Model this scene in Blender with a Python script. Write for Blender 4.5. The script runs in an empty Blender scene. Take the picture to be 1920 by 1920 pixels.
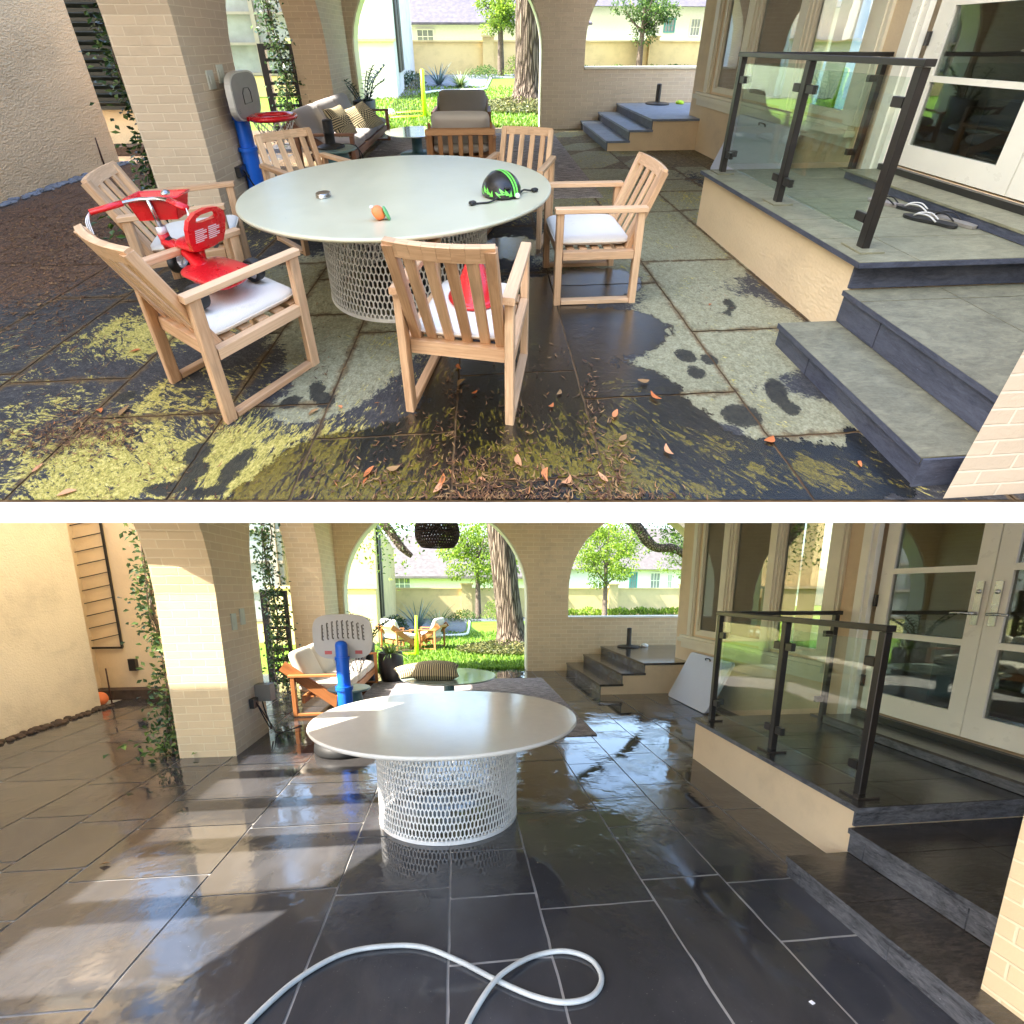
import bpy, bmesh, math, random
from mathutils import Vector, Matrix, noise, geometry
random.seed(7)
SC = bpy.context.scene
COL = SC.collection
R = math.radians

# ------------------------------------------------------------------ camera, sky, sun, exposure
FPX, PPY = 1150.0, 1440.0          # focal length and principal row, in pixels of the 1920 px photograph
PITCH = math.atan(335.0 / FPX)
KL, KU = 1.25, 0.62                # size of the lower (clean) and the upper (dirty) court
TN_L, TN_U = 335.0 / FPX, 1361.0 / FPX
HC = 0  # camera height, set below with the lower court
cam_d = bpy.data.cameras.new("camera"); cam = bpy.data.objects.new("camera", cam_d); COL.objects.link(cam)
cam_d.sensor_fit = 'HORIZONTAL'; cam_d.sensor_width = 36.0
cam_d.lens = FPX / 1920 * 36.0
cam_d.shift_y = (PPY - 960) / 1920
cam_d.clip_start = 0.05; cam_d.clip_end = 600
cam.rotation_euler = (math.pi / 2 - PITCH, 0, 0)
SC.camera = cam

SUN = Vector((-0.62, -0.36, 0.70)).normalized()
w = bpy.data.worlds.new("World"); SC.world = w; w.use_nodes = True
nt = w.node_tree; nt.nodes.clear()
sky = nt.nodes.new('ShaderNodeTexSky'); sky.sky_type = 'NISHITA'; sky.sun_disc = False
sky.sun_elevation = math.asin(SUN.z); sky.sun_rotation = math.atan2(SUN.x, SUN.y)
sky.dust_density = 2.0; sky.ozone_density = 1.0
bg = nt.nodes.new('ShaderNodeBackground'); bg.inputs[1].default_value = 0.15
wo = nt.nodes.new('ShaderNodeOutputWorld')
nt.links.new(sky.outputs[0], bg.inputs[0]); nt.links.new(bg.outputs[0], wo.inputs[0])
sd = bpy.data.lights.new("sun", 'SUN'); sun = bpy.data.objects.new("sun", sd); COL.objects.link(sun)
sd.energy = 3.8; sd.angle = R(0.6); sd.color = (1.0, 0.93, 0.82)
sun.rotation_euler = SUN.to_track_quat('Z', 'Y').to_euler()
SC.view_settings.view_transform = 'Standard'; SC.view_settings.look = 'None'
SC.view_settings.exposure = 2.52; SC.view_settings.gamma = 1.0
SC.render.engine = 'CYCLES'
SC.cycles.max_bounces = 7; SC.cycles.diffuse_bounces = 4; SC.cycles.glossy_bounces = 4
SC.cycles.transparent_max_bounces = 12; SC.cycles.use_denoising = True
SC.cycles.caustics_reflective = False; SC.cycles.caustics_refractive = False

# ------------------------------------------------------------------ the two courts
class Court:
    """Plan coordinates of one patio (metres: x across, y along the house, z up) to the world.
    size = (across, along, up) is how large the court is built; tilt is the slope the upper court stands on."""
    def __init__(s, yaw, off, size, tilt, eye=1.6):
        s.yaw, s.off, s.size, s.tilt, s.eye = yaw, off, size, tilt, eye
        c, n = math.cos(yaw), math.sin(yaw)
        A = Matrix(((c, -n, 0), (n, c, 0), (0, 0, 1)))
        D = Matrix.Diagonal(size)
        s.M = Matrix.Rotation(tilt, 3, 'X') @ D @ A
        s.t = s.M @ Vector((off[0], off[1], eye))      # the point under the photographer's eye
        s.Mi = s.M.inverted()
    def P(s, p): return s.M @ Vector(p) - s.t + EYE
    def ray(s, px, py):
        d = Vector(((px - 960) / FPX, -(py - PPY) / FPX, -1.0))
        d = Matrix.Rotation(math.pi / 2 - PITCH, 3, 'X') @ d
        return Vector((s.off[0], s.off[1], s.eye)), s.Mi @ d
    def G(s, px, py, z=0.0):
        o, d = s.ray(px, py); k = (z - o.z) / d.z; return o + d * k
    def X(s, px, py, x):
        o, d = s.ray(px, py); k = (x - o.x) / d.x; return o + d * k
    def Y(s, px, py, y):
        o, d = s.ray(px, py); k = (y - o.y) / d.y; return o + d * k

def nat(yvd, n):
    r = yvd / n; t = 1 / math.sqrt(r * r - 1); return n / math.sqrt(1 + t * t), t
FU, TU = nat(2333, 894); FL, TL = nat(4283, 919)
def csize(k, F, t, tn):
    cn, co = 1 / math.sqrt(1 + tn * tn), 1 / math.sqrt(1 + t * t)
    b = FPX * co / (F * cn)
    return (k, k * b, k * b * t / tn)
SL, SU = csize(KL, FL, TL, TN_L), csize(KU, FU, TU, TN_U)
EYE = Vector((0, 0, SL[2] * 1.6))
cam.location = EYE
LOW = Court(math.atan(105 / 919), (-0.247, -0.587), SL, 0.0)
UPP = Court(math.atan(57 / 894), (0.0, 0.0), SU, math.atan(TN_U) - PITCH)
CUR = LOW

# ------------------------------------------------------------------ objects
WP = {}
def tag(o, label=None, cat=None, group=None, kind=None):
    if label: o['label'] = label
    if cat: o['category'] = cat
    if group: o['group'] = group
    if kind: o['kind'] = kind
    return o
def thing(name, label, cat, loc, group=None, kind=None):
    o = bpy.data.objects.new(name, None); COL.objects.link(o)
    o.empty_display_size = 0.1
    o.location = CUR.P(loc); WP[o] = Vector(o.location)
    return tag(o, label, cat, group, kind)

def ident(p): return p
def at(x, y, yaw=0.0, z=0.0, s=1.0):
    c, n = math.cos(yaw), math.sin(yaw)
    return lambda p: (x + s * (p[0] * c - p[1] * n), y + s * (p[0] * n + p[1] * c), z + s * p[2])

class MB:
    def __init__(s, T=ident):
        s.v, s.f, s.c, s.r, s.sm, s.T = [], [], [], [], [], T
    def add(s, vs, fs, pcs=None, smooth=False, rnd=None):
        b = len(s.v)
        for i, p in enumerate(vs):
            q = s.T(p); s.v.append(q); s.c.append(tuple(pcs[i]) if pcs else tuple(q)); s.r.append(0.0 if rnd is None else rnd)
        for f in fs:
            s.f.append(tuple(b + i for i in f)); s.sm.append(smooth)
    def flat(s, vs, fs, rnd=None):
        """each face with its own corners and a planar mapping from its main direction"""
        P = [Vector(s.T(p)) for p in vs]
        for f in fs:
            q = [P[i] for i in f]
            n = geometry.normal(q) if len(q) < 5 else geometry.normal(q[:4])
            if n.length < 1e-6 and len(q) > 4: n = geometry.normal(q[1:5])
            ax = max(range(3), key=lambda i: abs(n[i]))
            b = len(s.v)
            for p in q:
                s.v.append(tuple(p)); s.r.append(0.0 if rnd is None else rnd)
                s.c.append((p.y, p.z, p.x) if ax == 0 else (p.x, p.z, p.y) if ax == 1 else (p.x, p.y, p.z))
            s.f.append(tuple(range(b, b + len(q)))); s.sm.append(False)
    def box(s, x0, x1, y0, y1, z0, z1, rnd=None):
        vs = [(x, y, z) for z in (z0, z1) for y in (y0, y1) for x in (x0, x1)]
        s.flat(vs, [(0, 2, 3, 1), (4, 5, 7, 6), (0, 1, 5, 4), (2, 6, 7, 3), (0, 4, 6, 2), (1, 3, 7, 5)], rnd)
    def bar(s, p0, p1, w, t, up=(0, 0, 1), ch=0.004, rnd=None):
        p0, p1 = Vector(p0), Vector(p1); d = (p1 - p0); L = d.length; d.normalize()
        u = Vector(up); u = u - d * u.dot(d)
        if u.length < 1e-4: u = Vector((0, 1, 0)) - d * d.y
        u.normalize(); e = d.cross(u)
        a, b = w / 2, t / 2; ch = min(ch, a * .45, b * .45)
        sec = [(-a + ch, -b), (a - ch, -b), (a, -b + ch), (a, b - ch), (a - ch, b), (-a + ch, b), (-a, b - ch), (-a, -b + ch)]
        o = (random.random() * 9, random.random() * 9, random.random() * 9)
        vs, pc = [], []
        for q, l in ((p0, 0), (p1, L)):
            for (x, y) in sec:
                vs.append(tuple(q + e * x + u * y)); pc.append((l + o[0], x + o[1], y + o[2]))
        fs = [(i, (i + 1) % 8, 8 + (i + 1) % 8, 8 + i) for i in range(8)] + [tuple(range(7, -1, -1)), tuple(range(8, 16))]
        s.add(vs, fs, pc, False, rnd if rnd is not None else random.random())
    def tube(s, pts, r, n=8, closed=False, sub=6, rr=None, cap=True):
        P = [Vector(p) for p in pts]; m = len(P)
        if sub > 1 and m > 2:
            Q = []; RR = []
            for i in range(m if closed else m - 1):
                a, b, c, d = (P[(i - 1) % m], P[i], P[(i + 1) % m], P[(i + 2) % m]) if closed else (P[max(i - 1, 0)], P[i], P[i + 1], P[min(i + 2, m - 1)])
                for k in range(sub):
                    t = k / sub
                    Q.append(.5 * ((2 * b) + (c - a) * t + (2 * a - 5 * b + 4 * c - d) * t * t + (3 * b - a - 3 * c + d) * t ** 3))
                    if rr: RR.append(rr[i] * (1 - t) + rr[(i + 1) % m] * t)
            if not closed:
                Q.append(P[-1])
                if rr: RR.append(rr[-1])
            P = Q; rr = RR if rr else None
        m = len(P); vs, pc = [], []; u = None; L = 0
        for i in range(m):
            a = P[i - 1] if (i > 0 or closed) else P[i]; b = P[(i + 1) % m] if (i < m - 1 or closed) else P[i]
            d = (b - a).normalized()
            if u is None:
                u = Vector((0, 0, 1)) if abs(d.z) < .9 else Vector((1, 0, 0))
            u = u - d * u.dot(d); u.normalize(); e = d.cross(u)
            R_ = rr[i] if rr else r
            if i: L += (P[i] - P[i - 1]).length
            for k in range(n):
                t = 2 * math.pi * k / n
                vs.append(tuple(P[i] + (u * math.cos(t) + e * math.sin(t)) * R_)); pc.append((L, math.cos(t) * R_, math.sin(t) * R_))
        fs = []
        for i in range(m if closed else m - 1):
            j = (i + 1) % m
            for k in range(n):
                fs.append((i * n + k, i * n + (k + 1) % n, j * n + (k + 1) % n, j * n + k))
        if cap and not closed: fs += [tuple(range(n - 1, -1, -1)), tuple(range((m - 1) * n, m * n))]
        s.add(vs, fs, pc, True)
    def lathe(s, prof, c=(0, 0, 0), n=32, sx=1, sy=1):
        strips, cur = [], [prof[0]]
        for q in prof[1:]:
            if q == cur[-1]: strips.append(cur); cur = [q]
            else: cur.append(q)
        strips.append(cur)
        for st in strips:
            if len(st) < 2: continue
            vs = []; fs = []
            for (r, z) in st:
                for k in range(n):
                    t = 2 * math.pi * k / n
                    vs.append((c[0] + r * math.cos(t) * sx, c[1] + r * math.sin(t) * sy, c[2] + z))
            for i in range(len(st) - 1):
                for k in range(n):
                    fs.append((i * n + k, i * n + (k + 1) % n, (i + 1) * n + (k + 1) % n, (i + 1) * n + k))
            s.add(vs, fs, None, True)
    def disc(s, prof, c=(0, 0, 0), n=32):
        s.lathe(prof, c, n)
    def prism(s, poly, plane, lo, hi, holes=()):
        def m(p, h):
            return (p[0], p[1], h) if plane == 'xy' else (p[0], h, p[1]) if plane == 'xz' else (h, p[0], p[1])
        loops = [list(poly)] + [list(h) for h in holes]
        flatp = [p for l in loops for p in l]
        tri = geometry.tessellate_polygon([[Vector((p[0], p[1], 0)) for p in l] for l in loops])
        for h, rev in ((lo, True), (hi, False)):
            s.flat([m(p, h) for p in flatp], [t[::-1] if rev else t for t in tri])
        for l in loops:
            k = len(l)
            for i in range(k):
                a, b = l[i], l[(i + 1) % k]
                s.flat([m(a, lo), m(b, lo), m(b, hi), m(a, hi)], [(0, 1, 2, 3)])
    def cushion(s, c, ax, half, e=0.28, n=20, m=12, sag=0.0):
        c = Vector(c); ax = [Vector(a).normalized() for a in ax]
        f = lambda v, k: math.copysign(abs(v) ** k, v)
        vs, fs, pc = [], [], []
        for i in range(m + 1):
            la = -math.pi / 2 + math.pi * i / m
            for k in range(n):
                lo = 2 * math.pi * k / n
                x = f(math.cos(la), e * 1.3) * f(math.cos(lo), e); y = f(math.cos(la), e * 1.3) * f(math.sin(lo), e); z = f(math.sin(la), .8)
                z *= 1 - sag * (x * x + y * y) / 2
                vs.append(tuple(c + ax[0] * x * half[0] + ax[1] * y * half[1] + ax[2] * z * half[2]))
                pc.append((x * half[0], y * half[1], z * half[2]))
        for i in range(m):
            for k in range(n):
                fs.append((i * n + k, i * n + (k + 1) % n, (i + 1) * n + (k + 1) % n, (i + 1) * n + k))
        s.add(vs, fs, pc, True)
    def ball(s, c, r, n=20, m=12, sx=1, sy=1, sz=1, lo=-1.0):
        vs, fs = [], []
        for i in range(m + 1):
            la = math.asin(lo) + (math.pi / 2 - math.asin(lo)) * i / m
            for k in range(n):
                t = 2 * math.pi * k / n
                vs.append((c[0] + r * sx * math.cos(la) * math.cos(t), c[1] + r * sy * math.cos(la) * math.sin(t), c[2] + r * sz * math.sin(la)))
        for i in range(m):
            for k in range(n): fs.append((i * n + k, i * n + (k + 1) % n, (i + 1) * n + (k + 1) % n, (i + 1) * n + k))
        s.add(vs, fs, None, True)
    def leaf(s, p, d, nrm, L, W, fold=.25):
        p, d, nrm = Vector(p), Vector(d).normalized(), Vector(nrm)
        e = d.cross(nrm)
        if e.length < 1e-3: e = d.cross(Vector((.3, .5, .8)))
        e.normalize(); u = e.cross(d)
        rnd = random.random()
        vs = [p, p + d * L * .5 + e * W * .5 + u * W * fold, p + d * L, p + d * L * .5 - e * W * .5 + u * W * fold]
        s.add([tuple(v) for v in vs], [(0, 1, 2, 3)], None, False, rnd)
    def curl(s, p, d, L, W, lift, rnd):
        """a dry curled leaf: a bent strip with raised ends"""
        p = Vector(p); d = Vector((d[0], d[1], 0)).normalized(); e = Vector((-d.y, d.x, 0)); vs = []
        wd = (.15, .8, 1.0, .7, .1); bend = random.uniform(-.25, .25)
        for i in range(5):
            t = i / 4 - .5; q = p + d * L * t + e * bend * L * (t * t * 4) + Vector((0, 0, lift * L * t * t * 3.2))
            cup = W * wd[i] * .35
            vs += [tuple(q - e * W * wd[i] * .5 + Vector((0, 0, cup))), tuple(q), tuple(q + e * W * wd[i] * .5 + Vector((0, 0, cup)))]
        fs = []
        for i in range(4):
            for k in range(2): a = 3 * i + k; fs.append((a, a + 1, a + 4, a + 3))
        s.add(vs, fs, None, True, rnd)
    def blade(s, p, d, L, W, droop=.5, n=4):
        """a strap leaf that rises and bends over"""
        p = Vector(p); d = Vector(d).normalized(); rnd = random.random()
        hor = Vector((d.x, d.y, 0));
        if hor.length < 1e-3: hor = Vector((random.uniform(-1, 1), random.uniform(-1, 1), 0))
        hor.normalize(); e = Vector((-hor.y, hor.x, 0)); q = Vector(p); vs = []
        for i in range(n + 1):
            t = i / n; wd = W * (1 - t) ** .7 * .5 + .0008
            vs += [tuple(q - e * wd), tuple(q + e * wd)]
            d = (d + (hor * .6 - Vector((0, 0, 1))) * droop / n).normalized(); q = q + d * L / n
        s.add(vs, [(2 * i, 2 * i + 1, 2 * i + 3, 2 * i + 2) for i in range(n)], None, True, rnd)
    def mesh(s, name, org, fix=True, cut=None):
        me = bpy.data.meshes.new(name)
        co = [CUR.P(v) - org for v in s.v]
        me.from_pydata(co, [], s.f)
        a = me.attributes.new('pc', 'FLOAT_VECTOR', 'POINT'); a.data.foreach_set('vector', [x for c in s.c for x in c])
        b = me.attributes.new('rnd', 'FLOAT', 'POINT'); b.data.foreach_set('value', s.r)
        me.polygons.foreach_set('use_smooth', s.sm)
        if fix:
            bm = bmesh.new(); bm.from_mesh(me); bmesh.ops.recalc_face_normals(bm, faces=bm.faces[:]); bm.to_mesh(me); bm.free()
        me.update()
        return me
    def part(s, name, mat, parent, label=None, fix=True, kind=None):
        me = s.mesh(name, WP[parent], fix); me.materials.append(mat)
        o = bpy.data.objects.new(name, me); COL.objects.link(o); o.parent = parent; WP[o] = WP[parent]
        if label: o['label'] = label
        if kind: o['kind'] = kind
        return o
    def solo(s, name, mat, label=None, cat=None, group=None, kind=None, fix=True, loc=None):
        if loc is None:
            n = len(s.v); loc = (sum(v[0] for v in s.v) / n, sum(v[1] for v in s.v) / n, min(v[2] for v in s.v))
        org = CUR.P(loc)
        me = s.mesh(name, org, fix); me.materials.append(mat)
        o = bpy.data.objects.new(name, me); COL.objects.link(o); o.location = org; WP[o] = Vector(org)
        return tag(o, label, cat, group, kind)

# ------------------------------------------------------------------ materials
class N:
    def __init__(s, name):
        s.m = bpy.data.materials.new(name); s.m.use_nodes = True; s.t = s.m.node_tree; s.t.nodes.clear()
        s.out = s.t.nodes.new('ShaderNodeOutputMaterial'); s.pc_ = None
    def n(s, ty, **k):
        q = s.t.nodes.new(ty)
        for a, v in k.items(): setattr(q, a, v)
        return q
    def l(s, a, b): s.t.links.new(a, b)
    def pc(s, attr='pc'):
        q = s.n('ShaderNodeAttribute'); q.attribute_name = attr
        return q.outputs['Vector'] if attr == 'pc' else q.outputs['Fac']
    def map(s, sc=(1, 1, 1), rot=(0, 0, 0), v=None, loc=(0, 0, 0)):
        q = s.n('ShaderNodeMapping'); q.inputs['Scale'].default_value = sc; q.inputs['Rotation'].default_value = rot; q.inputs['Location'].default_value = loc
        s.l(v if v is not None else s.pc(), q.inputs[0]); return q.outputs[0]
    def noise(s, scale, detail=4, rough=.55, v=None, dist=0):
        q = s.n('ShaderNodeTexNoise'); q.inputs['Scale'].default_value = scale; q.inputs['Detail'].default_value = detail
        q.inputs['Roughness'].default_value = rough; q.inputs['Distortion'].default_value = dist
        s.l(v if v is not None else s.pc(), q.inputs['Vector']); return q.outputs['Fac']
    def ramp(s, f, stops):
        q = s.n('ShaderNodeValToRGB'); e = q.color_ramp.elements
        while len(e) < len(stops): e.new(.5)
        for i, (p, c) in enumerate(stops):
            e[i].position = p; e[i].color = (*c, 1) if not isinstance(c, (int, float)) else (c, c, c, 1)
        s.l(f, q.inputs[0]); return q.outputs[0]
    def mix(s, f, a, b, mode='MIX'):
        q = s.n('ShaderNodeMix', data_type='RGBA', blend_type=mode)
        for i, x in ((0, f), (6, a), (7, b)):
            if hasattr(x, 'links'): s.l(x, q.inputs[i])
            elif i: q.inputs[i].default_value = (*x, 1)
            else: q.inputs[i].default_value = x
        return q.outputs[2]
    def math(s, op, a, b=0.0, c=None, clamp=False):
        q = s.n('ShaderNodeMath', operation=op, use_clamp=clamp)
        for i, x in enumerate((a, b) if c is None else (a, b, c)):
            if hasattr(x, 'links'): s.l(x, q.inputs[i])
            else: q.inputs[i].default_value = x
        return q.outputs[0]
    def sstep(s, f, a, b):
        q = s.n('ShaderNodeMapRange', interpolation_type='SMOOTHSTEP'); s.l(f, q.inputs[0])
        q.inputs[1].default_value = a; q.inputs[2].default_value = b; return q.outputs[0]
    def bump(s, h, st=.3, d=.01, nrm=None):
        q = s.n('ShaderNodeBump'); q.inputs['Strength'].default_value = st; q.inputs['Distance'].default_value = d
        s.l(h, q.inputs['Height'])
        if nrm is not None: s.l(nrm, q.inputs['Normal'])
        return q.outputs[0]
    def bsdf(s, col, rough=.5, nrm=None, spec=.5, metal=0.0, emis=None, coat=0.0, sheen=0.0, trans=None):
        q = s.n('ShaderNodeBsdfPrincipled')
        for k, x in (('Base Color', col), ('Roughness', rough), ('Specular IOR Level', spec), ('Metallic', metal), ('Coat Weight', coat), ('Sheen Weight', sheen)):
            if hasattr(x, 'links'): s.l(x, q.inputs[k])
            elif isinstance(x, (tuple, list)): q.inputs[k].default_value = (*x, 1)
            else: q.inputs[k].default_value = x
        if nrm is not None: s.l(nrm, q.inputs['Normal'])
        s.b = q
        s.l(q.outputs[0], s.out.inputs[0]); return s.m

def lin(h):
    h = h.lstrip('#'); return tuple(((int(h[i:i + 2], 16) / 255 + .055) / 1.055) ** 2.4 if int(h[i:i + 2], 16) > 10 else int(h[i:i + 2], 16) / 255 / 12.92 for i in (0, 2, 4))
def simple(name, col, rough=.5, var=.12, sc=6, bump=.0, bsc=60, spec=.5, metal=0.0, coat=0.0, sheen=0.0, bd=.004):
    m = N(name)
    f = m.noise(sc, 5)
    a = tuple(c * (1 - var) for c in col); b = tuple(min(1, c * (1 + var)) for c in col)
    c = m.ramp(f, [(.3, a), (.7, b)])
    r = m.math('ADD', m.math('MULTIPLY', m.noise(sc * 3, 3), .16), rough - .08)
    nr = m.bump(m.noise(bsc, 4), bump, bd) if bump else None
    return m.bsdf(c, r, nr, spec, metal, coat=coat, sheen=sheen)
def brick_mat(name, paint, mortar, dirt=(.30, .24, .17)):
    m = N(name)
    wob = m.n('ShaderNodeVectorMath', operation='ADD'); nz = m.n('ShaderNodeTexNoise'); nz.inputs['Scale'].default_value = 5; m.l(m.pc(), nz.inputs['Vector'])
    sc = m.n('ShaderNodeVectorMath', operation='SCALE'); sc.inputs['Scale'].default_value = .010; m.l(nz.outputs['Color'], sc.inputs[0])
    m.l(m.pc(), wob.inputs[0]); m.l(sc.outputs[0], wob.inputs[1])
    b = m.n('ShaderNodeTexBrick'); b.offset = .5
    for k, v in (('Scale', 1.0), ('Mortar Size', .006), ('Mortar Smooth', .35), ('Bias', 0.0), ('Brick Width', .225), ('Row Height', .075)): b.inputs[k].default_value = v
    b.inputs['Color1'].default_value = (*tuple(c * .9 for c in paint), 1); b.inputs['Color2'].default_value = (*paint, 1); b.inputs['Mortar'].default_value = (*mortar, 1)
    m.l(wob.outputs[0], b.inputs['Vector'])
    st = m.sstep(m.noise(2.2, 6, .65), .52, .80)
    c = m.mix(m.math('MULTIPLY', st, .30), b.outputs['Color'], dirt)
    c = m.mix(m.math('MULTIPLY', m.noise(30, 4), .25), c, tuple(x * .75 for x in paint))
    h = m.math('ADD', m.math('MULTIPLY', b.outputs['Fac'], -.9), m.math('MULTIPLY', m.noise(70, 5, .6), .35))
    return m.bsdf(c, .75, m.bump(h, .55, .008), .3)
def stucco_mat(name, col, bs=.6, streak=True):
    m = N(name)
    v = m.n('ShaderNodeTexVoronoi', feature='SMOOTH_F1'); v.inputs['Scale'].default_value = 55; m.l(m.pc(), v.inputs['Vector'])
    h = m.math('ADD', m.math('MULTIPLY', v.outputs['Distance'], .8), m.math('MULTIPLY', m.noise(28, 6, .7), .9))
    f = m.noise(1.3, 6, .65)
    c = m.ramp(f, [(.25, tuple(x * .78 for x in col)), (.5, col), (.8, tuple(min(1, x * 1.08) for x in col))])
    if streak:
        k = m.noise(3.0, 5, .6, m.map((.35, 6, 1)))
        c = m.mix(m.math('MULTIPLY', m.sstep(k, .6, .75), .25), c, tuple(x * .55 for x in col))
    return m.bsdf(c, .9, m.bump(h, bs, .012), .15)
def wood_mat(name, a, b, rough=.5, grey=None):
    m = N(name)
    g = m.noise(1.0, 7, .65, m.map((3, 60, 60)), 1.2)
    rn = m.pc('rnd')
    c = m.ramp(m.math('ADD', m.math('MULTIPLY', g, .75), m.math('MULTIPLY', rn, .3)), [(.3, a), (.68, b)])
    c = m.mix(m.math('MULTIPLY', m.sstep(m.noise(2.0, 5, .6, m.map((1, 6, 6))), .50, .70), .5), c, grey or tuple(x * .6 for x in a))
    return m.bsdf(c, rough, m.bump(g, .2, .003), .35)
def leaf_mat(name, stops, rough=.45, trans=.3):
    m = N(name)
    c = m.ramp(m.pc('rnd'), stops)
    p = m.bsdf(c, rough, None, .35)
    tr = m.n('ShaderNodeBsdfTranslucent'); m.l(c, tr.inputs[0])
    mx = m.n('ShaderNodeMixShader'); mx.inputs[0].default_value = trans
    m.l(m.b.outputs[0], mx.inputs[1]); m.l(tr.outputs[0], mx.inputs[2]); m.l(mx.outputs[0], m.out.inputs[0])
    return m.m
def glass_mat(name, tint=(.93, .97, .95), refl=.05, rough=0.0):
    m = N(name)
    t = m.n('ShaderNodeBsdfTransparent'); t.inputs[0].default_value = (*tint, 1)
    g = m.n('ShaderNodeBsdfGlossy'); g.inputs['Roughness'].default_value = rough; g.inputs[0].default_value = (1, 1, 1, 1)
    f = m.n('ShaderNodeLayerWeight'); f.inputs[0].default_value = .5
    nz = m.bump(m.noise(3, 2), .05, .01); m.l(nz, g.inputs['Normal'])
    mx = m.n('ShaderNodeMixShader')
    m.l(m.math('ADD', m.math('MULTIPLY', m.math('POWER', f.outputs['Facing'], 5.0), .9), refl, clamp=True), mx.inputs[0])
    m.l(t.outputs[0], mx.inputs[1]); m.l(g.outputs[0], mx.inputs[2]); m.l(mx.outputs[0], m.out.inputs[0])
    return m.m
# ------------------------------------------------------------------ shared materials
M = {}
M['brick'] = brick_mat('painted_brick', (.82, .64, .385), (.88, .74, .49))
M['brick_up'] = brick_mat('painted_brick_upper_light', (.66, .53, .39), (.76, .65, .50))  # same brick retinted, the upper court's different light put into the colour
M['stucco'] = stucco_mat('rough_stucco', (.74, .655, .51))
M['stucco_up'] = stucco_mat('skylight_warmed_stucco', (.74, .565, .36))  # rough stucco again, its colour warmed against the upper court's blue skylight
M['stucco_fine'] = stucco_mat('fine_stucco', (.78, .62, .41), .25, False)
M['stucco_yellow'] = stucco_mat('yellow_stucco', (.72, .58, .30), .25)
M['stucco_white'] = stucco_mat('white_stucco', (.78, .77, .74), .2, False)
M['trim'] = simple('trim_paint', (.80, .74, .58), .35, .05, 3, .05, 40)
M['door'] = simple('door_paint', (.88, .85, .74), .3, .04, 3, .05, 40)
M['white'] = simple('white_paint', (.8, .8, .78), .4, .04)
M['ceiling'] = simple('plaster_soffit', (.82, .77, .69), .8, .05, 2)
M['black'] = simple('black_metal', (.016, .014, .013), .35, .2, 5, .05, 80)
M['dark'] = simple('dark_green_paint', (.012, .017, .016), .45, .2, 3)
M['steel'] = simple('steel', (.55, .54, .52), .25, .1, 8, metal=1.0)
M['room'] = simple('interior_plaster', (.34, .24, .15), .7, .1, 1)
M['room_dark'] = simple('interior_dark', (.05, .04, .035), .6, .2, 1)
M['glass'] = glass_mat('rail_glass', (.90, .96, .93), .03)
M['pane'] = glass_mat('window_glass', (.62, .66, .62), .10)
M['panefar'] = simple('far_glass', (.20, .24, .25), .12, .3, 1.5, spec=.8)
M['grout'] = simple('grout', (.44, .42, .39), .8, .2, 8, .2, 40)
M['soil'] = simple('bed_soil', (.07, .045, .03), .95, .4, 7, .6, 30, bd=.02)
M['roofp'] = simple('slate_roof', (.085, .078, .105), .7, .3, 4, .4, 10)
M['roofg'] = simple('grey_shingles', (.11, .10, .10), .8, .25, 4, .4, 10)
M['teal'] = simple('teal_paint', (.05, .30, .34), .5)
M['rust'] = simple('rusty_iron', (.06, .025, .015), .8, .4, 20)
M['pebble'] = simple('pebbles', (.13, .15, .19), .6, .5, 9)

def slate_clean():
    m = N('wet_clean_slate')
    pos = m.pc(); rn = m.pc('rnd')
    v = m.map((1, .45, 1), (0, 0, .5), pos)
    n1 = m.noise(3.2, 8, .62, v, .8); n2 = m.noise(22, 6, .6, v)
    base = m.ramp(n1, [(.2, (.018, .019, .022)), (.5, (.040, .041, .047)), (.8, (.080, .078, .078))])
    tint = m.ramp(rn, [(0, (.022, .024, .032)), (.35, (.052, .046, .040)), (.7, (.036, .038, .046)), (1, (.085, .082, .085))])
    c = m.mix(.55, base, tint)
    scr = m.sstep(m.noise(30, 9, .75, m.map((1, .12, 1), (0, 0, .75), pos), 1.0), .66, .74)
    c = m.mix(m.math('MULTIPLY', scr, .55), c, (.22, .215, .21))
    spk = m.sstep(m.noise(110, 3), .70, .78)
    c = m.mix(m.math('MULTIPLY', spk, .55), c, (.25, .24, .22))
    wet = m.sstep(m.noise(.9, 4, .6, m.map((1, .7, 1), (0, 0, 0), pos)), .30, .50)
    dry = m.math('SUBTRACT', 1.0, wet)
    c = m.mix(m.math('MULTIPLY', dry, .75), c, m.mix(1.0, c, (2.1, 2.1, 2.1), 'MULTIPLY'))
    rough = m.math('ADD', m.math('MULTIPLY', dry, .20), m.math('MULTIPLY', n2, .05))
    rip = m.math('ADD', m.math('MULTIPLY', m.noise(9, 10, .72, m.map((1, .35, 1), (0, 0, .7), pos), 1.6), .65), m.math('MULTIPLY', m.noise(60, 6, .7, v), .30))
    amt = m.math('ADD', .05, m.math('MULTIPLY', m.sstep(m.noise(2.1, 4, .6, pos), .45, .70), 1.2))
    nr = m.bump(m.math('MULTIPLY', rip, amt), .30, .018)
    return m.bsdf(c, rough, nr, .62)
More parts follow.
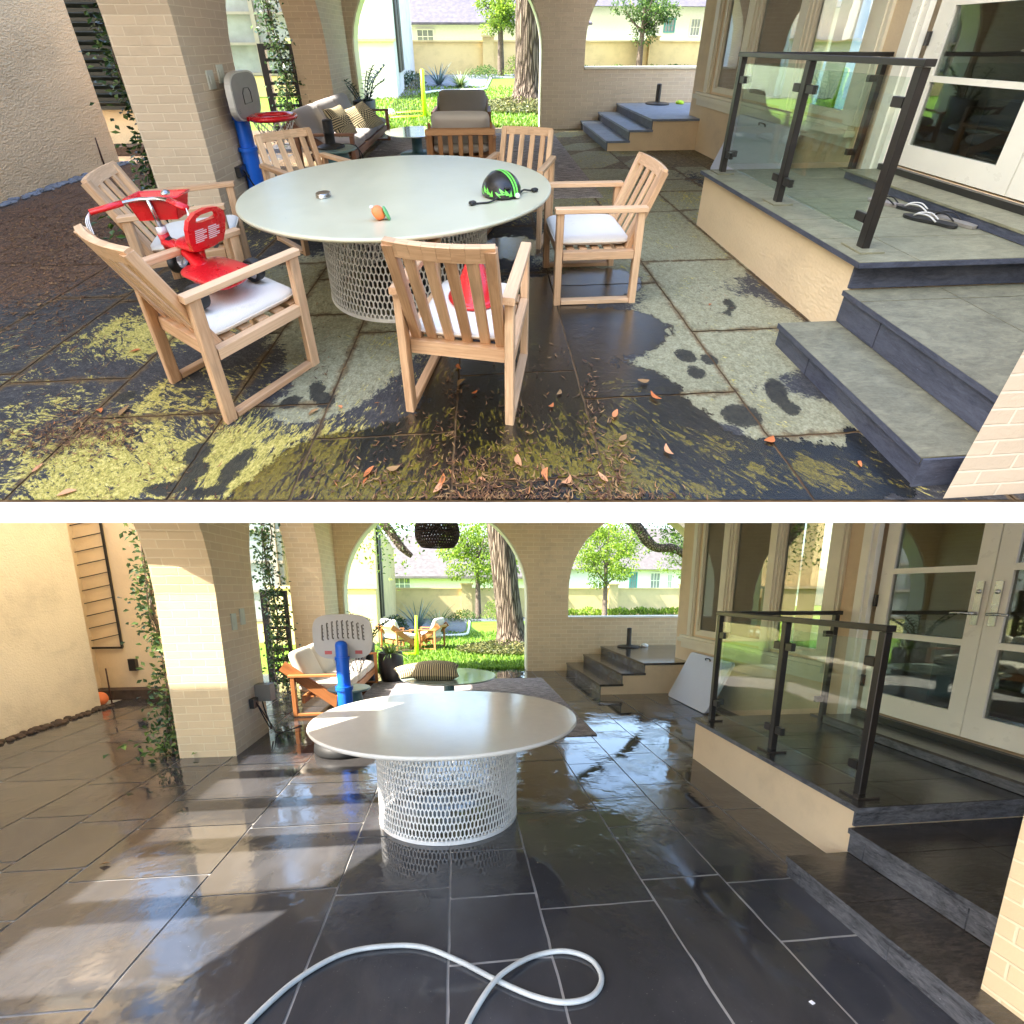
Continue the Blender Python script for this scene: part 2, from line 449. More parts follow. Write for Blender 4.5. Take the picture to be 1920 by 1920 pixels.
def slate_dirty():
    m = N('algae_stained_slate')
    pos = m.pc(); rn = m.pc('rnd')
    rot = m.math('ADD', m.math('MULTIPLY', rn, 2.6), -.5)
    vr = m.n('ShaderNodeVectorRotate', rotation_type='Z_AXIS'); m.l(pos, vr.inputs['Vector']); m.l(rot, vr.inputs['Angle'])
    along = vr.outputs[0]
    cl = m.noise(9, 10, .72, m.map((.8, 2.4, 1), v=along), 2.2)          # cleft ridges of the stone
    fine = m.noise(42, 10, .75, m.map((.8, 1.9, 1), v=along), 1.2)
    n1 = m.noise(8, 12, .72, pos, .8); n2 = m.noise(85, 8, .75, pos); n3 = m.noise(2.8, 12, .70, pos, .8); n4 = m.noise(26, 10, .75, pos, .4)
    c5 = lambda x, k: m.math('MULTIPLY', m.math('SUBTRACT', x, .5), k)
    add = lambda *q: q[0] if len(q) == 1 else m.math('ADD', q[0], add(*q[1:]))
    slate = m.ramp(add(m.math('MULTIPLY', cl, .5), m.math('MULTIPLY', n2, .5)), [(.34, (.008, .008, .009)), (.5, (.036, .036, .042)), (.68, (.16, .155, .15))])
    dust = m.ramp(add(m.math('MULTIPLY', n2, .6), m.math('MULTIPLY', n4, .4)), [(.34, (.14, .13, .062)), (.48, (.33, .315, .19)), (.64, (.56, .54, .36))])
    dust = m.mix(m.math('MULTIPLY', m.sstep(n3, .50, .60), .3), dust, m.mix(1.0, dust, (.50, .54, .50), 'MULTIPLY'))
    algae = m.ramp(add(m.math('MULTIPLY', n2, .5), m.math('MULTIPLY', fine, .5)), [(.38, (.085, .078, .018)), (.49, (.54, .45, .085)), (.62, (.92, .78, .28))])
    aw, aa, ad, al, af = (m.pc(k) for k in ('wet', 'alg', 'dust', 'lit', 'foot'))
    mf = m.math('MULTIPLY', m.sstep(add(af, c5(n4, 1.1), c5(n1, .6), c5(n2, .5)), .38, .48), m.sstep(add(af, c5(n2, 2.2), c5(n4, 1.2)), .25, .55))               # trodden prints
    md = m.sstep(add(ad, c5(n1, 1.2), c5(fine, 1.3), c5(n4, .8)), .42, .52)
    ma = m.sstep(add(aa, c5(cl, 3.6), c5(fine, 2.0), c5(n3, 3.0), c5(rn, .45)), .50, .74)
    mw = m.sstep(add(aw, c5(n3, 1.1), c5(n1, .9), c5(n4, .9), c5(n2, .25)), .44, .48)
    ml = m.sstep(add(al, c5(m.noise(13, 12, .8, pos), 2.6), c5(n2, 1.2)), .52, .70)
    c = m.mix(md, slate, dust)
    c = m.mix(ma, c, algae)
    me = m.math('SUBTRACT', 1.0, m.sstep(add(m.pc('edge'), c5(n1, .11), c5(n4, .05)), .0, .030))
    c = m.mix(m.math('MULTIPLY', me, .75), c, m.ramp(n4, [(.35, (.045, .024, .008)), (.5, (.15, .085, .022)), (.65, (.30, .18, .06))]))
    c = m.mix(m.math('MULTIPLY', mf, .97), c, m.ramp(n4, [(.38, (.003, .003, .003)), (.70, (.045, .043, .026))]))
    wetc = m.mix(m.math('MULTIPLY', ma, .85), m.mix(m.math('MULTIPLY', n1, .6), (.003, .004, .004), (.016, .016, .012)), m.mix(1.0, algae, (.24, .22, .10), 'MULTIPLY'))
    c = m.mix(mw, c, wetc)
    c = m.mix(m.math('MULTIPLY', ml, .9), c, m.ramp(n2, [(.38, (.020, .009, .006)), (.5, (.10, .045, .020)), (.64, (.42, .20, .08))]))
    rough = m.math('SUBTRACT', .74, m.math('MULTIPLY', mw, .71), clamp=True)
    h = add(m.math('MULTIPLY', cl, .9), m.math('MULTIPLY', fine, .7), m.math('MULTIPLY', n2, .25))
    amt = m.math('SUBTRACT', 1.0, m.math('MULTIPLY', mw, .93))
    return m.bsdf(c, rough, m.bump(m.math('MULTIPLY', h, amt), .9, .020), .5)
def riser_mat(name, a, b, rough, spec=.4):
    m = N(name)
    n1 = m.math('ADD', m.math('MULTIPLY', m.noise(5, 10, .72, m.map((1, 2, 1)), 1.0), .55), m.math('MULTIPLY', m.noise(40, 8, .75, m.map((.5, 1.6, 1), (0, 0, .4)), .8), .45)); n2 = m.noise(70, 3)
    c = m.ramp(n1, [(.36, tuple(x * .8 for x in a)), (.62, tuple(x * 1.1 for x in b))])
    c = m.mix(m.math('MULTIPLY', m.sstep(n2, .66, .8), .4), c, tuple(min(1, x * 2.5) for x in b))
    return m.bsdf(c, rough, m.bump(n1, .35, .01), spec)
M['slate'] = slate_clean()
M['slate_dirty'] = slate_dirty()
M['tread_dirty'] = riser_mat('dusty_green_tread', (.11, .105, .070), (.22, .21, .14), .6)
M['riser_dirty'] = riser_mat('blue_slate_riser', (.030, .036, .062), (.085, .095, .135), .5)
M['tread_back'] = riser_mat('blue_slate_tread', (.16, .20, .27), (.26, .31, .40), .45)
M['tread_wet'] = riser_mat('wet_tread', (.020, .018, .016), (.075, .062, .050), .12, .6)
M['riser_wet'] = riser_mat('wet_riser', (.022, .024, .030), (.15, .155, .17), .25, .5)
M['landing_dirty'] = riser_mat('landing_green', (.15, .145, .09), (.26, .25, .165), .5)

def tiles(x0, x1, y0, y1, seed):
    """random-length flagstones in runs along y"""
    rg = random.Random(seed); out = []; x = x0
    while x < x1:
        wd = rg.choice((.46, .46, .61, .61, .76)); wd = min(wd, x1 - x)
        if x1 - x - wd < .2: wd = x1 - x
        y = y0 - rg.random() * .8
        while y < y1:
            l = rg.choice((.46, .61, .76, .91, 1.07)); out.append((x, x + wd, max(y, y0), min(y + l, y1))); y += l
        x += wd
    return [t for t in out if t[3] - t[2] > .02]

def blob_field(P, blobs, base=0.0):
    v = base
    for (bx, by, rx, ry, a) in blobs:
        d = ((P[0] - bx) / rx) ** 2 + ((P[1] - by) / ry) ** 2
        if d < 9: v += a * math.exp(-d * d * .7)
    return max(0.0, min(1.2, v))

def arch_pts(cx, r, zs, n=20, rise=1.0):
    return [(cx + r * math.cos(math.pi * i / n), zs + rise * r * math.sin(math.pi * i / n)) for i in range(n + 1)]

def build_floor(lower):
    if lower:
        x0, x1, y0, y1 = -5.2, 3.6, -2.5, 9.0
    else:
        x0, x1, y0, y1 = -5.2, 4.6, .6, 8.95
    g = MB(); rg = random.Random(3); tl = tiles(x0, x1, y0, y1, 11)
    for (a, b, c, d) in tl:
        rnd = rg.random(); tx, ty = rg.uniform(-1, 1) * .0022, rg.uniform(-1, 1) * .0022
        gp = .0055 if lower else .0045
        a, b, c, d = a + gp, b - gp, c + gp, d - gp
        st = (.03 if d < 2.9 else .06) if (not lower and c < 5.2) else (.10 if d < 6 else .3)
        nx, ny = max(1, int((b - a) / st)), max(1, int((d - c) / st))
        vs = []
        for j in range(ny + 1):
            for i in range(nx + 1):
                X, Y_ = a + (b - a) * i / nx, c + (d - c) * j / ny
                if i in (0, nx): X += .0045 * noise.noise((X * 3, Y_ * 14, 1.7)) + .003 * noise.noise((X, Y_ * 45, .3))
                if j in (0, ny): Y_ += .0045 * noise.noise((X * 14, Y_ * 3, 4.1)) + .003 * noise.noise((X * 45, Y_, .9))
                vs.append((X, Y_, .004 + (X - (a + b) / 2) * tx + (Y_ - (c + d) / 2) * ty))
        fs = [(j * (nx + 1) + i, j * (nx + 1) + i + 1, (j + 1) * (nx + 1) + i + 1, (j + 1) * (nx + 1) + i) for j in range(ny) for i in range(nx)]
        g.add(vs, fs, None, False, rnd)
    base = MB()
    if not lower:
        e0, e1 = CUR.G(-1950, 940), CUR.G(3450, 940)      # the front edge of the terrace
        dx, dy = e1.x - e0.x, e1.y - e0.y; nrm = Vector((-dy, dx, 0)).normalized()
        # cut the paving along the edge
        org = CUR.P((0, 0, 0)); bm = bmesh.new()
        lay = bm.verts.layers.float.new('rnd')
        vv = [bm.verts.new(v) for v in g.v]
        for v, r in zip(vv, g.r): v[lay] = r
        for f in g.f: bm.faces.new([vv[i] for i in f])
        bmesh.ops.bisect_plane(bm, geom=bm.verts[:] + bm.edges[:] + bm.faces[:], plane_co=e0 + nrm * .004, plane_no=nrm, clear_inner=True)
        bm.verts.ensure_lookup_table(); bm.verts.index_update()
        g.v = [tuple(v.co) for v in bm.verts]; g.r = [v[lay] for v in bm.verts]; g.c = list(g.v); g.f = [tuple(v.index for v in f.verts) for f in bm.faces]; g.sm = [False] * len(g.f)
        bm.free()
        far = 9.0
        pol = [(e0.x, e0.y), (e1.x, e1.y), (e1.x, far), (e0.x, far)]
        s0 = MB(); s0.prism(pol, 'xy', -.122, -.008)
        s0.solo('terrace_slab', M['white'], kind='structure')
        sf = MB(); sf.prism([(p[0], p[1] + (.03 if i < 2 else 0)) for i, p in enumerate(pol)], 'xy', -.16, -.1225); sf.solo('ceiling', M['soffit'], kind='structure')
        base.prism([(p[0], p[1] + .002) for p in pol], 'xy', -.008, -.002)
        base.solo('paving_joints', M['jointd'], kind='structure')
        o = g.solo('patio_paving', M['slate_dirty'], kind='structure', fix=False)
        # where water stands, algae grows, dust and litter lie
        B = lambda px, py, rx, ry, a=1.0: (CUR.G(px, py).x, CUR.G(px, py).y, rx, ry, a)
        wet = [B(690, 880, .42, .20), B(880, 800, .30, .22), B(870, 690, .22, .22, .9), B(1050, 740, .22, .30, 1.0), B(1150, 620, .33, .22), B(1120, 530, .30, .22), B(1010, 560, .3, .3, .9), B(1060, 880, .30, .22),
               B(1240, 860, .30, .18), B(1330, 900, .22, .15), B(1640, 860, .05, .16, .9), B(1190, 605, .10, .08), B(960, 465, .3, .25, .8), B(1260, 905, .3, .1), B(1050, 640, .25, .25), B(700, 930, .5, .12),
               B(1200, 740, .2, .2, .9), B(1020, 930, .8, .10), B(1420, 880, .45, .14, 1.0), B(1200, 800, .35, .14, 1.0), B(1560, 900, .25, .10, 1.0)]
        alg = [B(150, 640, .55, .30, .50), B(330, 620, .35, .25, .48), B(130, 780, .35, .25, .52), B(260, 870, .4, .2, .50), B(430, 850, .30, .15, .68), B(480, 920, .22, .1, .7), B(120, 900, .35, .2, .45), B(360, 740, .25, .2, .50), B(480, 700, .16, .2, .42),
               B(1250, 860, .42, .14, .40), B(1580, 890, .2, .08, .55), B(1290, 880, .28, .18, .22), B(1400, 910, .22, .12, .25), B(1080, 850, .28, .22, .38), B(940, 870, .25, .2, .34), B(760, 900, .25, .1, .34), B(1180, 760, .2, .2, .3), B(700, 920, .2, .08, .3), B(1530, 890, .16, .12, .3), B(640, 830, .2, .12, .35)]
        dust = [B(1330, 690, .42, .16), B(1450, 640, .3, .2), B(1560, 800, .2, .1), B(650, 640, .3, .3), B(660, 690, .24, .28), B(570, 760, .14, .10), B(1350, 600, .50, .28), B(1300, 760, .25, .10, .9), B(1480, 780, .28, .14), B(1200, 480, .8, .6), B(1250, 400, .9, .9), B(760, 620, .2, .25), B(1250, 640, .16, .14, .9), B(1100, 330, 1.2, 1.6), B(1500, 840, .2, .12, .8), B(560, 540, .5, .6, .8)]
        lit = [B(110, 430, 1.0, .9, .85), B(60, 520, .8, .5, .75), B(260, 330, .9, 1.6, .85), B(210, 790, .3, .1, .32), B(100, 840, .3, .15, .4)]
        me = o.data; n = len(me.vertices)
        F = {'wet': [], 'alg': [], 'dust': [], 'lit': [], 'foot': [], 'edge': []}
        F['edge'] = None
        blots = [(595, 735, .022, .05, .4), (612, 752, .022, .035, .4), (545, 755, .028, .028, 0), (1365, 570, .026, .035, 0), (1360, 590, .02, .035, 0), (1285, 668, .035, .035, 0), (1330, 675, .03, .026, 0), (1305, 700, .03, .03, 0), (1455, 735, .03, .06, -.5), (1390, 780, .06, .04, 0), (1480, 765, .03, .03, 0), (372, 850, .034, .032, 0), (368, 885, .03, .028, 0), (445, 868, .022, .05, -.5), (430, 895, .02, .03, -.4), (320, 915, .06, .018, 0), (385, 925, .05, .014, 0), (235, 745, .03, .022, 0), (1200, 600, .055, .04, 0), (1650, 850, .035, .06, -.3), (1690, 900, .03, .03, 0)]
        foot = [(*CUR.G(q[0], q[1]).xy, q[2] * 1.6, q[3] * 1.6, q[4]) for q in blots]
        def prints_at(p):
            v = 0
            for (bx, by, rx, ry, an) in foot:
                dx_, dy_ = p[0] - bx, p[1] - by
                if abs(dx_) < .3 and abs(dy_) < .3:
                    c_, s_ = math.cos(an), math.sin(an); d = ((dx_ * c_ + dy_ * s_) / rx) ** 2 + ((-dx_ * s_ + dy_ * c_) / ry) ** 2; v = max(v, math.exp(-d * d * .7))
            return v
        for p in g.v:
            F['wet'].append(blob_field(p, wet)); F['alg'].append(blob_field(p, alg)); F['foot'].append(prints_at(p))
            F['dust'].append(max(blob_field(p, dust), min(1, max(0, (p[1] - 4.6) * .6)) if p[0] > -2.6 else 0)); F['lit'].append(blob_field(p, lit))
        ed = []
        for p in g.v:
            d_ = .3
            for (a, b, c_, d2) in tl:
                if a - .01 <= p[0] <= b + .01 and c_ - .01 <= p[1] <= d2 + .01: d_ = min(p[0] - a, b - p[0], p[1] - c_, d2 - p[1]); break
            ed.append(max(0, d_ - .0045))
        F['edge'] = ed
        for k, v in F.items():
            a = me.attributes.new(k, 'FLOAT', 'POINT'); a.data.foreach_set('value', v)
    else:
        base.box(-5.6, 6, -3, 9.0, -.05, -.002)
        base.solo('paving_joints', M['grout'], kind='structure')
        gd = MB(); gd.box(-70, 70, -90, 9.005, -.30, -.052); gd.solo('ground', M['concrete'], kind='structure')  # wide pale ground beyond the paving, added to bounce light into the court
        g.solo('patio_paving', M['slate'], kind='structure', fix=False)

M['concrete'] = simple('pale_concrete', (.52, .48, .41), .8, .15, .8, .2, 30)
M['ceil_dark'] = simple('tan_porch_ceiling', (.68, .58, .47), .8, .1, 2)  # one even tan for the underside of the upper roof
M['soffit'] = simple('warm_soffit', (.58, .47, .34), .8, .1, 2)
M['jointd'] = simple('dirty_joint', (.11, .062, .024), .85, .8, 9)

def window(parent, X, y0, y1, z0, z1, mats=('trim', 'pane')):
    """casement on the plane x = X facing -x"""
    fw = .055
    f = MB()
    for (a, b, c, d) in ((y0, y1, z0, z0 + fw), (y0, y1, z1 - fw, z1), (y0, y0 + fw, z0 + fw, z1 - fw), (y1 - fw, y1, z0 + fw, z1 - fw)):
        f.box(X - .012, X + .05, a, b, c, d)
    k = .022
    for (a, b, c, d) in ((y0 + fw, y1 - fw, z0 + fw, z0 + fw + k), (y0 + fw, y1 - fw, z1 - fw - k, z1 - fw), (y0 + fw, y0 + fw + k, z0 + fw + k, z1 - fw - k), (y1 - fw - k, y1 - fw, z0 + fw + k, z1 - fw - k)):
        f.box(X + .008, X + .045, a, b, c, d)
    w_ = f.part('window', M[mats[0]], parent)
    p = MB(); p.box(X + .022, X + .030, y0 + fw + k, y1 - fw - k, z0 + fw + k, z1 - fw - k); p.part('pane', M[mats[1]], w_)

def build_house(lower):
    dy = -.15 if lower else 0.0
    X = 3.36; zp = .41 if lower else .53; top = 2.9
    adj = 'clean wet patio' if lower else 'dirty algae patio'
    root = thing('house_wall', 'cream house front with tall windows and white glazed doors beside the ' + adj, 'house', (X, 5, 0))
    yc = 6.95 + dy; y_end = 1.2 + dy
    wins = [(5.88 + dy, 6.50 + dy, .93, 2.75), (4.88 + dy, 5.70 + dy, .93, 2.75), (3.95 + dy, 4.75 + dy, .93, 2.75)]
    dz0 = zp + .13; d0, d1 = 1.62 + dy, 3.40 + dy
    wall = MB()
    holes = [[(a, c), (b, c), (b, d), (a, d)] for a, b, c, d in wins] + [[(d0 - .06, dz0), (d1 + .06, dz0), (d1 + .06, 2.78), (d0 - .06, 2.78)]]
    wall.prism([(y_end, 0), (yc, 0), (yc, top), (y_end, top)], 'yz', X, X + .22, holes)
    wall.box(X + .0, X + 1.9, yc, yc + .2, 0, top)
    wall.part('wall', M['stucco_fine'], root)
    tr = MB()                                             # pilasters, sill band, head
    for y in (6.66 + dy, 5.79 + dy, 4.815 + dy, 3.86 + dy):
        tr.box(X - .03, X - .002, y - .085, y + .085, .90, 2.86)
        tr.box(X - .045, X - .031, y - .05, y + .05, .90, 2.86)
    tr.part('pilaster', M['trim'], root)
    si = MB(); si.box(X - .10, X - .002, 3.80 + dy, 6.92 + dy, .80, .86); si.box(X - .07, X - .002, 3.82 + dy, 6.90 + dy, .862, .898); si.box(X - .035, X - .002, 3.82 + dy, 6.9 + dy, .70, .797)
    si.part('window_sill', M['trim'], root)
    for a in wins: window(root, X, *a)
    for y in (d1 + .10, d0 - .10):
        c = MB(); c.box(X - .05, X - .002, y - .075, y + .075, zp + .004, 2.9); c.box(X - .07, X - .052, y - .03, y + .055, zp + .004, 2.9); c.part('door_casing', M['door'], root)
    mid = (d0 + d1) / 2
    for k, (a, b) in enumerate(((mid + .004, d1 - .004), (d0 + .004, mid - .004))):
        st, rb = .115, .17
        dr = MB()
        z0, z1 = dz0 + .015, 2.70
        lines = [z0 + rb, z0 + rb + .50, z0 + rb + 1.02, z0 + rb + 1.50, z1 - st]
        dr.box(X + .01, X + .055, a, a + st, z0, z1); dr.box(X + .01, X + .055, b - st, b, z0, z1)
        dr.box(X + .01, X + .055, a + st, b - st, z0, z0 + rb)
        for z in lines[1:]:
            dr.box(X + .01, X + .055, a + st, b - st, z - .022, z + .022)
        d_ = dr.part('door', M['door'], root)
        gl = MB(); gl.box(X + .028, X + .036, a + st, b - st, z0 + rb, z1 - .05); gl.part('door_glass', M['pane'], d_)
        hy = a + .055 if k == 0 else b - .055; sg = 1 if k == 0 else -1
        h = MB(); h.box(X - .004, X + .009, hy - .022, hy + .022, z0 + .80, z0 + 1.10)
        h.tube([(X, hy, z0 + .88), (X - .05, hy, z0 + .88)], .011, 8, sub=1); h.tube([(X - .05, hy, z0 + .88), (X - .055, hy + sg * .06, z0 + .882), (X - .05, hy + sg * .13, z0 + .878)], .009, 8)
        h.ball((X - .006, hy, z0 + 1.03), .016, 10, 6); h.part('handle', M['steel'], d_)
        hg = MB()
        for z in (z0 + .25, z0 + .95, z0 + 1.75):
            y = b + .002 if k == 0 else a - .002
            hg.box(X - .014, X + .009, y - .012, y + .012, z - .05, z + .05)
        hg.part('hinge', M['black'], d_)
    th = MB(); th.box(X - .32, X - .003, d0 - .02, d1 + .02, zp + .004, zp + .062); th.part('threshold', M['riser_wet'] if lower else M['riser_dirty'], root)
    th = MB(); th.box(X - .325, X - .003, d0 - .025, d1 + .025, zp + .063, zp + .080); th.part('threshold_tread', M['tread_wet'] if lower else M['landing_dirty'], root)
    th = MB(); th.box(X - .05, X - .003, d0 - .02, d1 + .02, zp + .081, dz0); th.part('door_sill', M['black'], root)
    # the room behind the glass
    rm = MB(); rm.box(X + 2.6, X + 2.7, .2 + dy, yc - .1, -.02, top); rm.box(X + .22, X + 2.6, .2 + dy, .3 + dy, -.02, top); rm.box(X + .22, X + 2.6, .3 + dy, yc - .1, top - .1, top)
    rm.box(X + .23, X + 2.6, .3 + dy, yc - .1, .2, .3)
    rm.part('room_shell', M['room'], root)
    cu = MB()
    for y in (5.0, 4.5, 6.2):
        vs = []
        for i in range(17):
            vs += [(X + .30 + .02 * math.sin(i * 2.1), y + dy + i * .018, .5), (X + .30 + .02 * math.sin(i * 2.1), y + dy + i * .018, 2.8)]
        cu.add(vs, [(2 * i, 2 * i + 2, 2 * i + 3, 2 * i + 1) for i in range(16)], None, True)
    cu.part('curtain', M['curtain'], root, fix=False)
    sf = MB(); sf.box(X + .5, X + 1.2, 1.9 + dy, 3.1 + dy, .3, .95); sf.box(X + .45, X + .7, 1.8 + dy, 3.2 + dy, .3, 1.2); sf.part('indoor_sofa', M['room_dark'], root)

def build_platform(lower):
    dirt = not lower
    zp = .41 if lower else .53; yn = 1.68 if lower else 1.97; yf = 3.58 if lower else 3.74; XP = 1.99
    tread = M['tread_wet'] if lower else M['landing_dirty']; ris = M['riser_wet'] if lower else M['riser_dirty']
    t2 = M['tread_wet'] if lower else M['tread_dirty']
    a = 'wet black' if lower else 'dusty green'
    p = thing('landing', 'raised cream stucco landing with %s slate top below the house doors' % a, 'landing', (2.7, 2.8, 0))
    b = MB(); b.box(XP, 3.355, yn + .012, yf, 0, zp - .036); b.part('base', M['stucco_fine'], p)
    X2 = 1.94; h1 = .15 if dirt else .125; h2 = (zp + h1) / 2 + .01
    f = MB(); f.box(XP - .02, 3.355, yn - .002, yn + .010, h2 + .005, zp - .036); f.part('riser', ris, p)
    tp = MB(); n = 6; L = yf - yn + .05
    for i in range(n):
        y0, y1 = yn - .03 + L * i / n, yn - .03 + L * (i + 1) / n
        tp.box(XP - .035, XP + .30, y0 + .003, y1 - .003, zp - .034, zp)
        tp.box(XP + .306, 3.35, y0 + .003, y1 - .003, zp - .034, zp)
    tp.part('slate_top', tread, p)
    ed = MB(); ed.box(XP - .0375, XP - .0355, yn - .03, yf + .02, zp - .034, zp - .002); ed.box(XP - .035, 3.355, yn - .0325, yn - .0305, zp - .034, zp - .002); ed.part('edge', ris, p)
    gr = MB(); gr.box(XP - .02, 3.35, yn, yf, zp - .03, zp - .004); gr.part('joint', M['grout'], p)
    # the two steps that run towards the photographer
    X1 = 1.62 if dirt else 1.58; ye = CUR.G(1767, 936).y + .06 if dirt else -.4
    for (xa, z0, z1, lab) in ((X1, 0, h1, 'lower'), (X2 - .0, h1, h2, 'upper')):
        y1 = yn - .003
        s_ = thing('slate_step', '%s slate step, the %s of two leading up to the glass railing landing' % (a, lab), 'step', (xa + .5, 1.5, z0), 'steps up to the landing on the %s patio' % ('clean' if lower else 'dirty'))
        r_ = MB(); y = ye; k = 0
        while y < y1 - .01:
            e = min(y + (.62, .8, .55)[k % 3], y1); r_.box(xa + .012, xa + .03, y + .003, e - .003, z0 + .004, z1 - .034); y = e; k += 1
        r_.part('riser', ris, s_)
        c_ = MB(); c_.box(xa + .022, 3.354, ye, y1, z0 + .003, z1 - .036); c_.part('core', M['grout'], s_); k_ = MB(); k_.box(xa + .002, 3.354, ye - .008, ye - .001, z0 + .003, z1 - .002); k_.part('end_riser', ris, s_)
        t_ = MB(); y = ye; k = 0
        while y < y1 - .01:
            e = min(y + (.9, .75, 1.05)[(k + (lab == 'upper')) % 3], y1)
            for (u0, u1) in ((xa, xa + .55), (xa + .556, xa + 1.3), (xa + 1.306, 3.354)):
                t_.box(u0, u1, y + .003, e - .003, z1 - .034, z1)
            y = e; k += 1
        t_.part('tread', t2, s_)
        e_ = MB(); e_.box(xa - .002, xa - .0005, ye, y1, z1 - .033, z1 - .002); e_.part('nosing', ris, s_)
    # railing
    r = thing('glass_railing', 'black post railing with clear glass panels on the %s landing' % a, 'railing', (2.1, 2.8, zp))
    zt = 1.40 if lower else 1.52; xr = 2.10; xw = 3.22 if lower else 3.30
    ys = [yf - .08, (2.62 if lower else 2.87), (yn + .13)]
    pos = [(xr, y) for y in ys] + [(xw, yf - .08)]
    for (x, y) in pos:
        po = MB(); po.bar((x, y, zp + .001), (x, y, zt - .03), .045, .045, (0, 1, 0), .003); p_ = po.part('post', M['black'], r)
        fl = MB(); fl.box(x - .07, x + .07, y - .07, y + .07, zp + .0012, zp + .012); fl.part('base_plate', M['tread_wet'] if lower else M['landing_dirty'], p_)
    tr = MB(); tr.bar((xr, ys[2] - .03, zt - .01), (xr, ys[0] + .03, zt - .01), .06, .035, (0, 0, 1), .003); tr.bar((xr + .031, ys[0], zt - .01), (xw + .04, ys[0], zt - .01), .06, .035, (0, 0, 1), .003)
    tr.part('top_rail', M['black'], r)
    def pane(a, b):
        d = Vector((b[0] - a[0], b[1] - a[1], 0)); L = d.length; d.normalize(); n = Vector((-d.y, d.x, 0))
        q0, q1 = Vector((a[0], a[1], 0)) + d * .055, Vector((b[0], b[1], 0)) - d * .055
        g = MB(); g.bar(q0 + Vector((0, 0, (zp + zt) / 2)), q1 + Vector((0, 0, (zp + zt) / 2)), .010, zt - zp - .16, (0, 0, 1), .001); go = g.part('glass_panel', M['glass'], r)
        for q, s in ((q0, -1), (q1, 1)):
            for z in (zp + .17, zt - .2):
                c = MB(); e = q + d * (s * .012 - s * .02) + Vector((0, 0, z)); c.bar(e - d * .032, e + d * .032, .034, .055, (0, 0, 1), .004); c.part('clamp', M['black'], go)
    pane((xr, ys[0]), (xr, ys[1])); pane((xr, ys[1]), (xr, ys[2])); pane((xr, ys[0]), (xw, ys[0]))

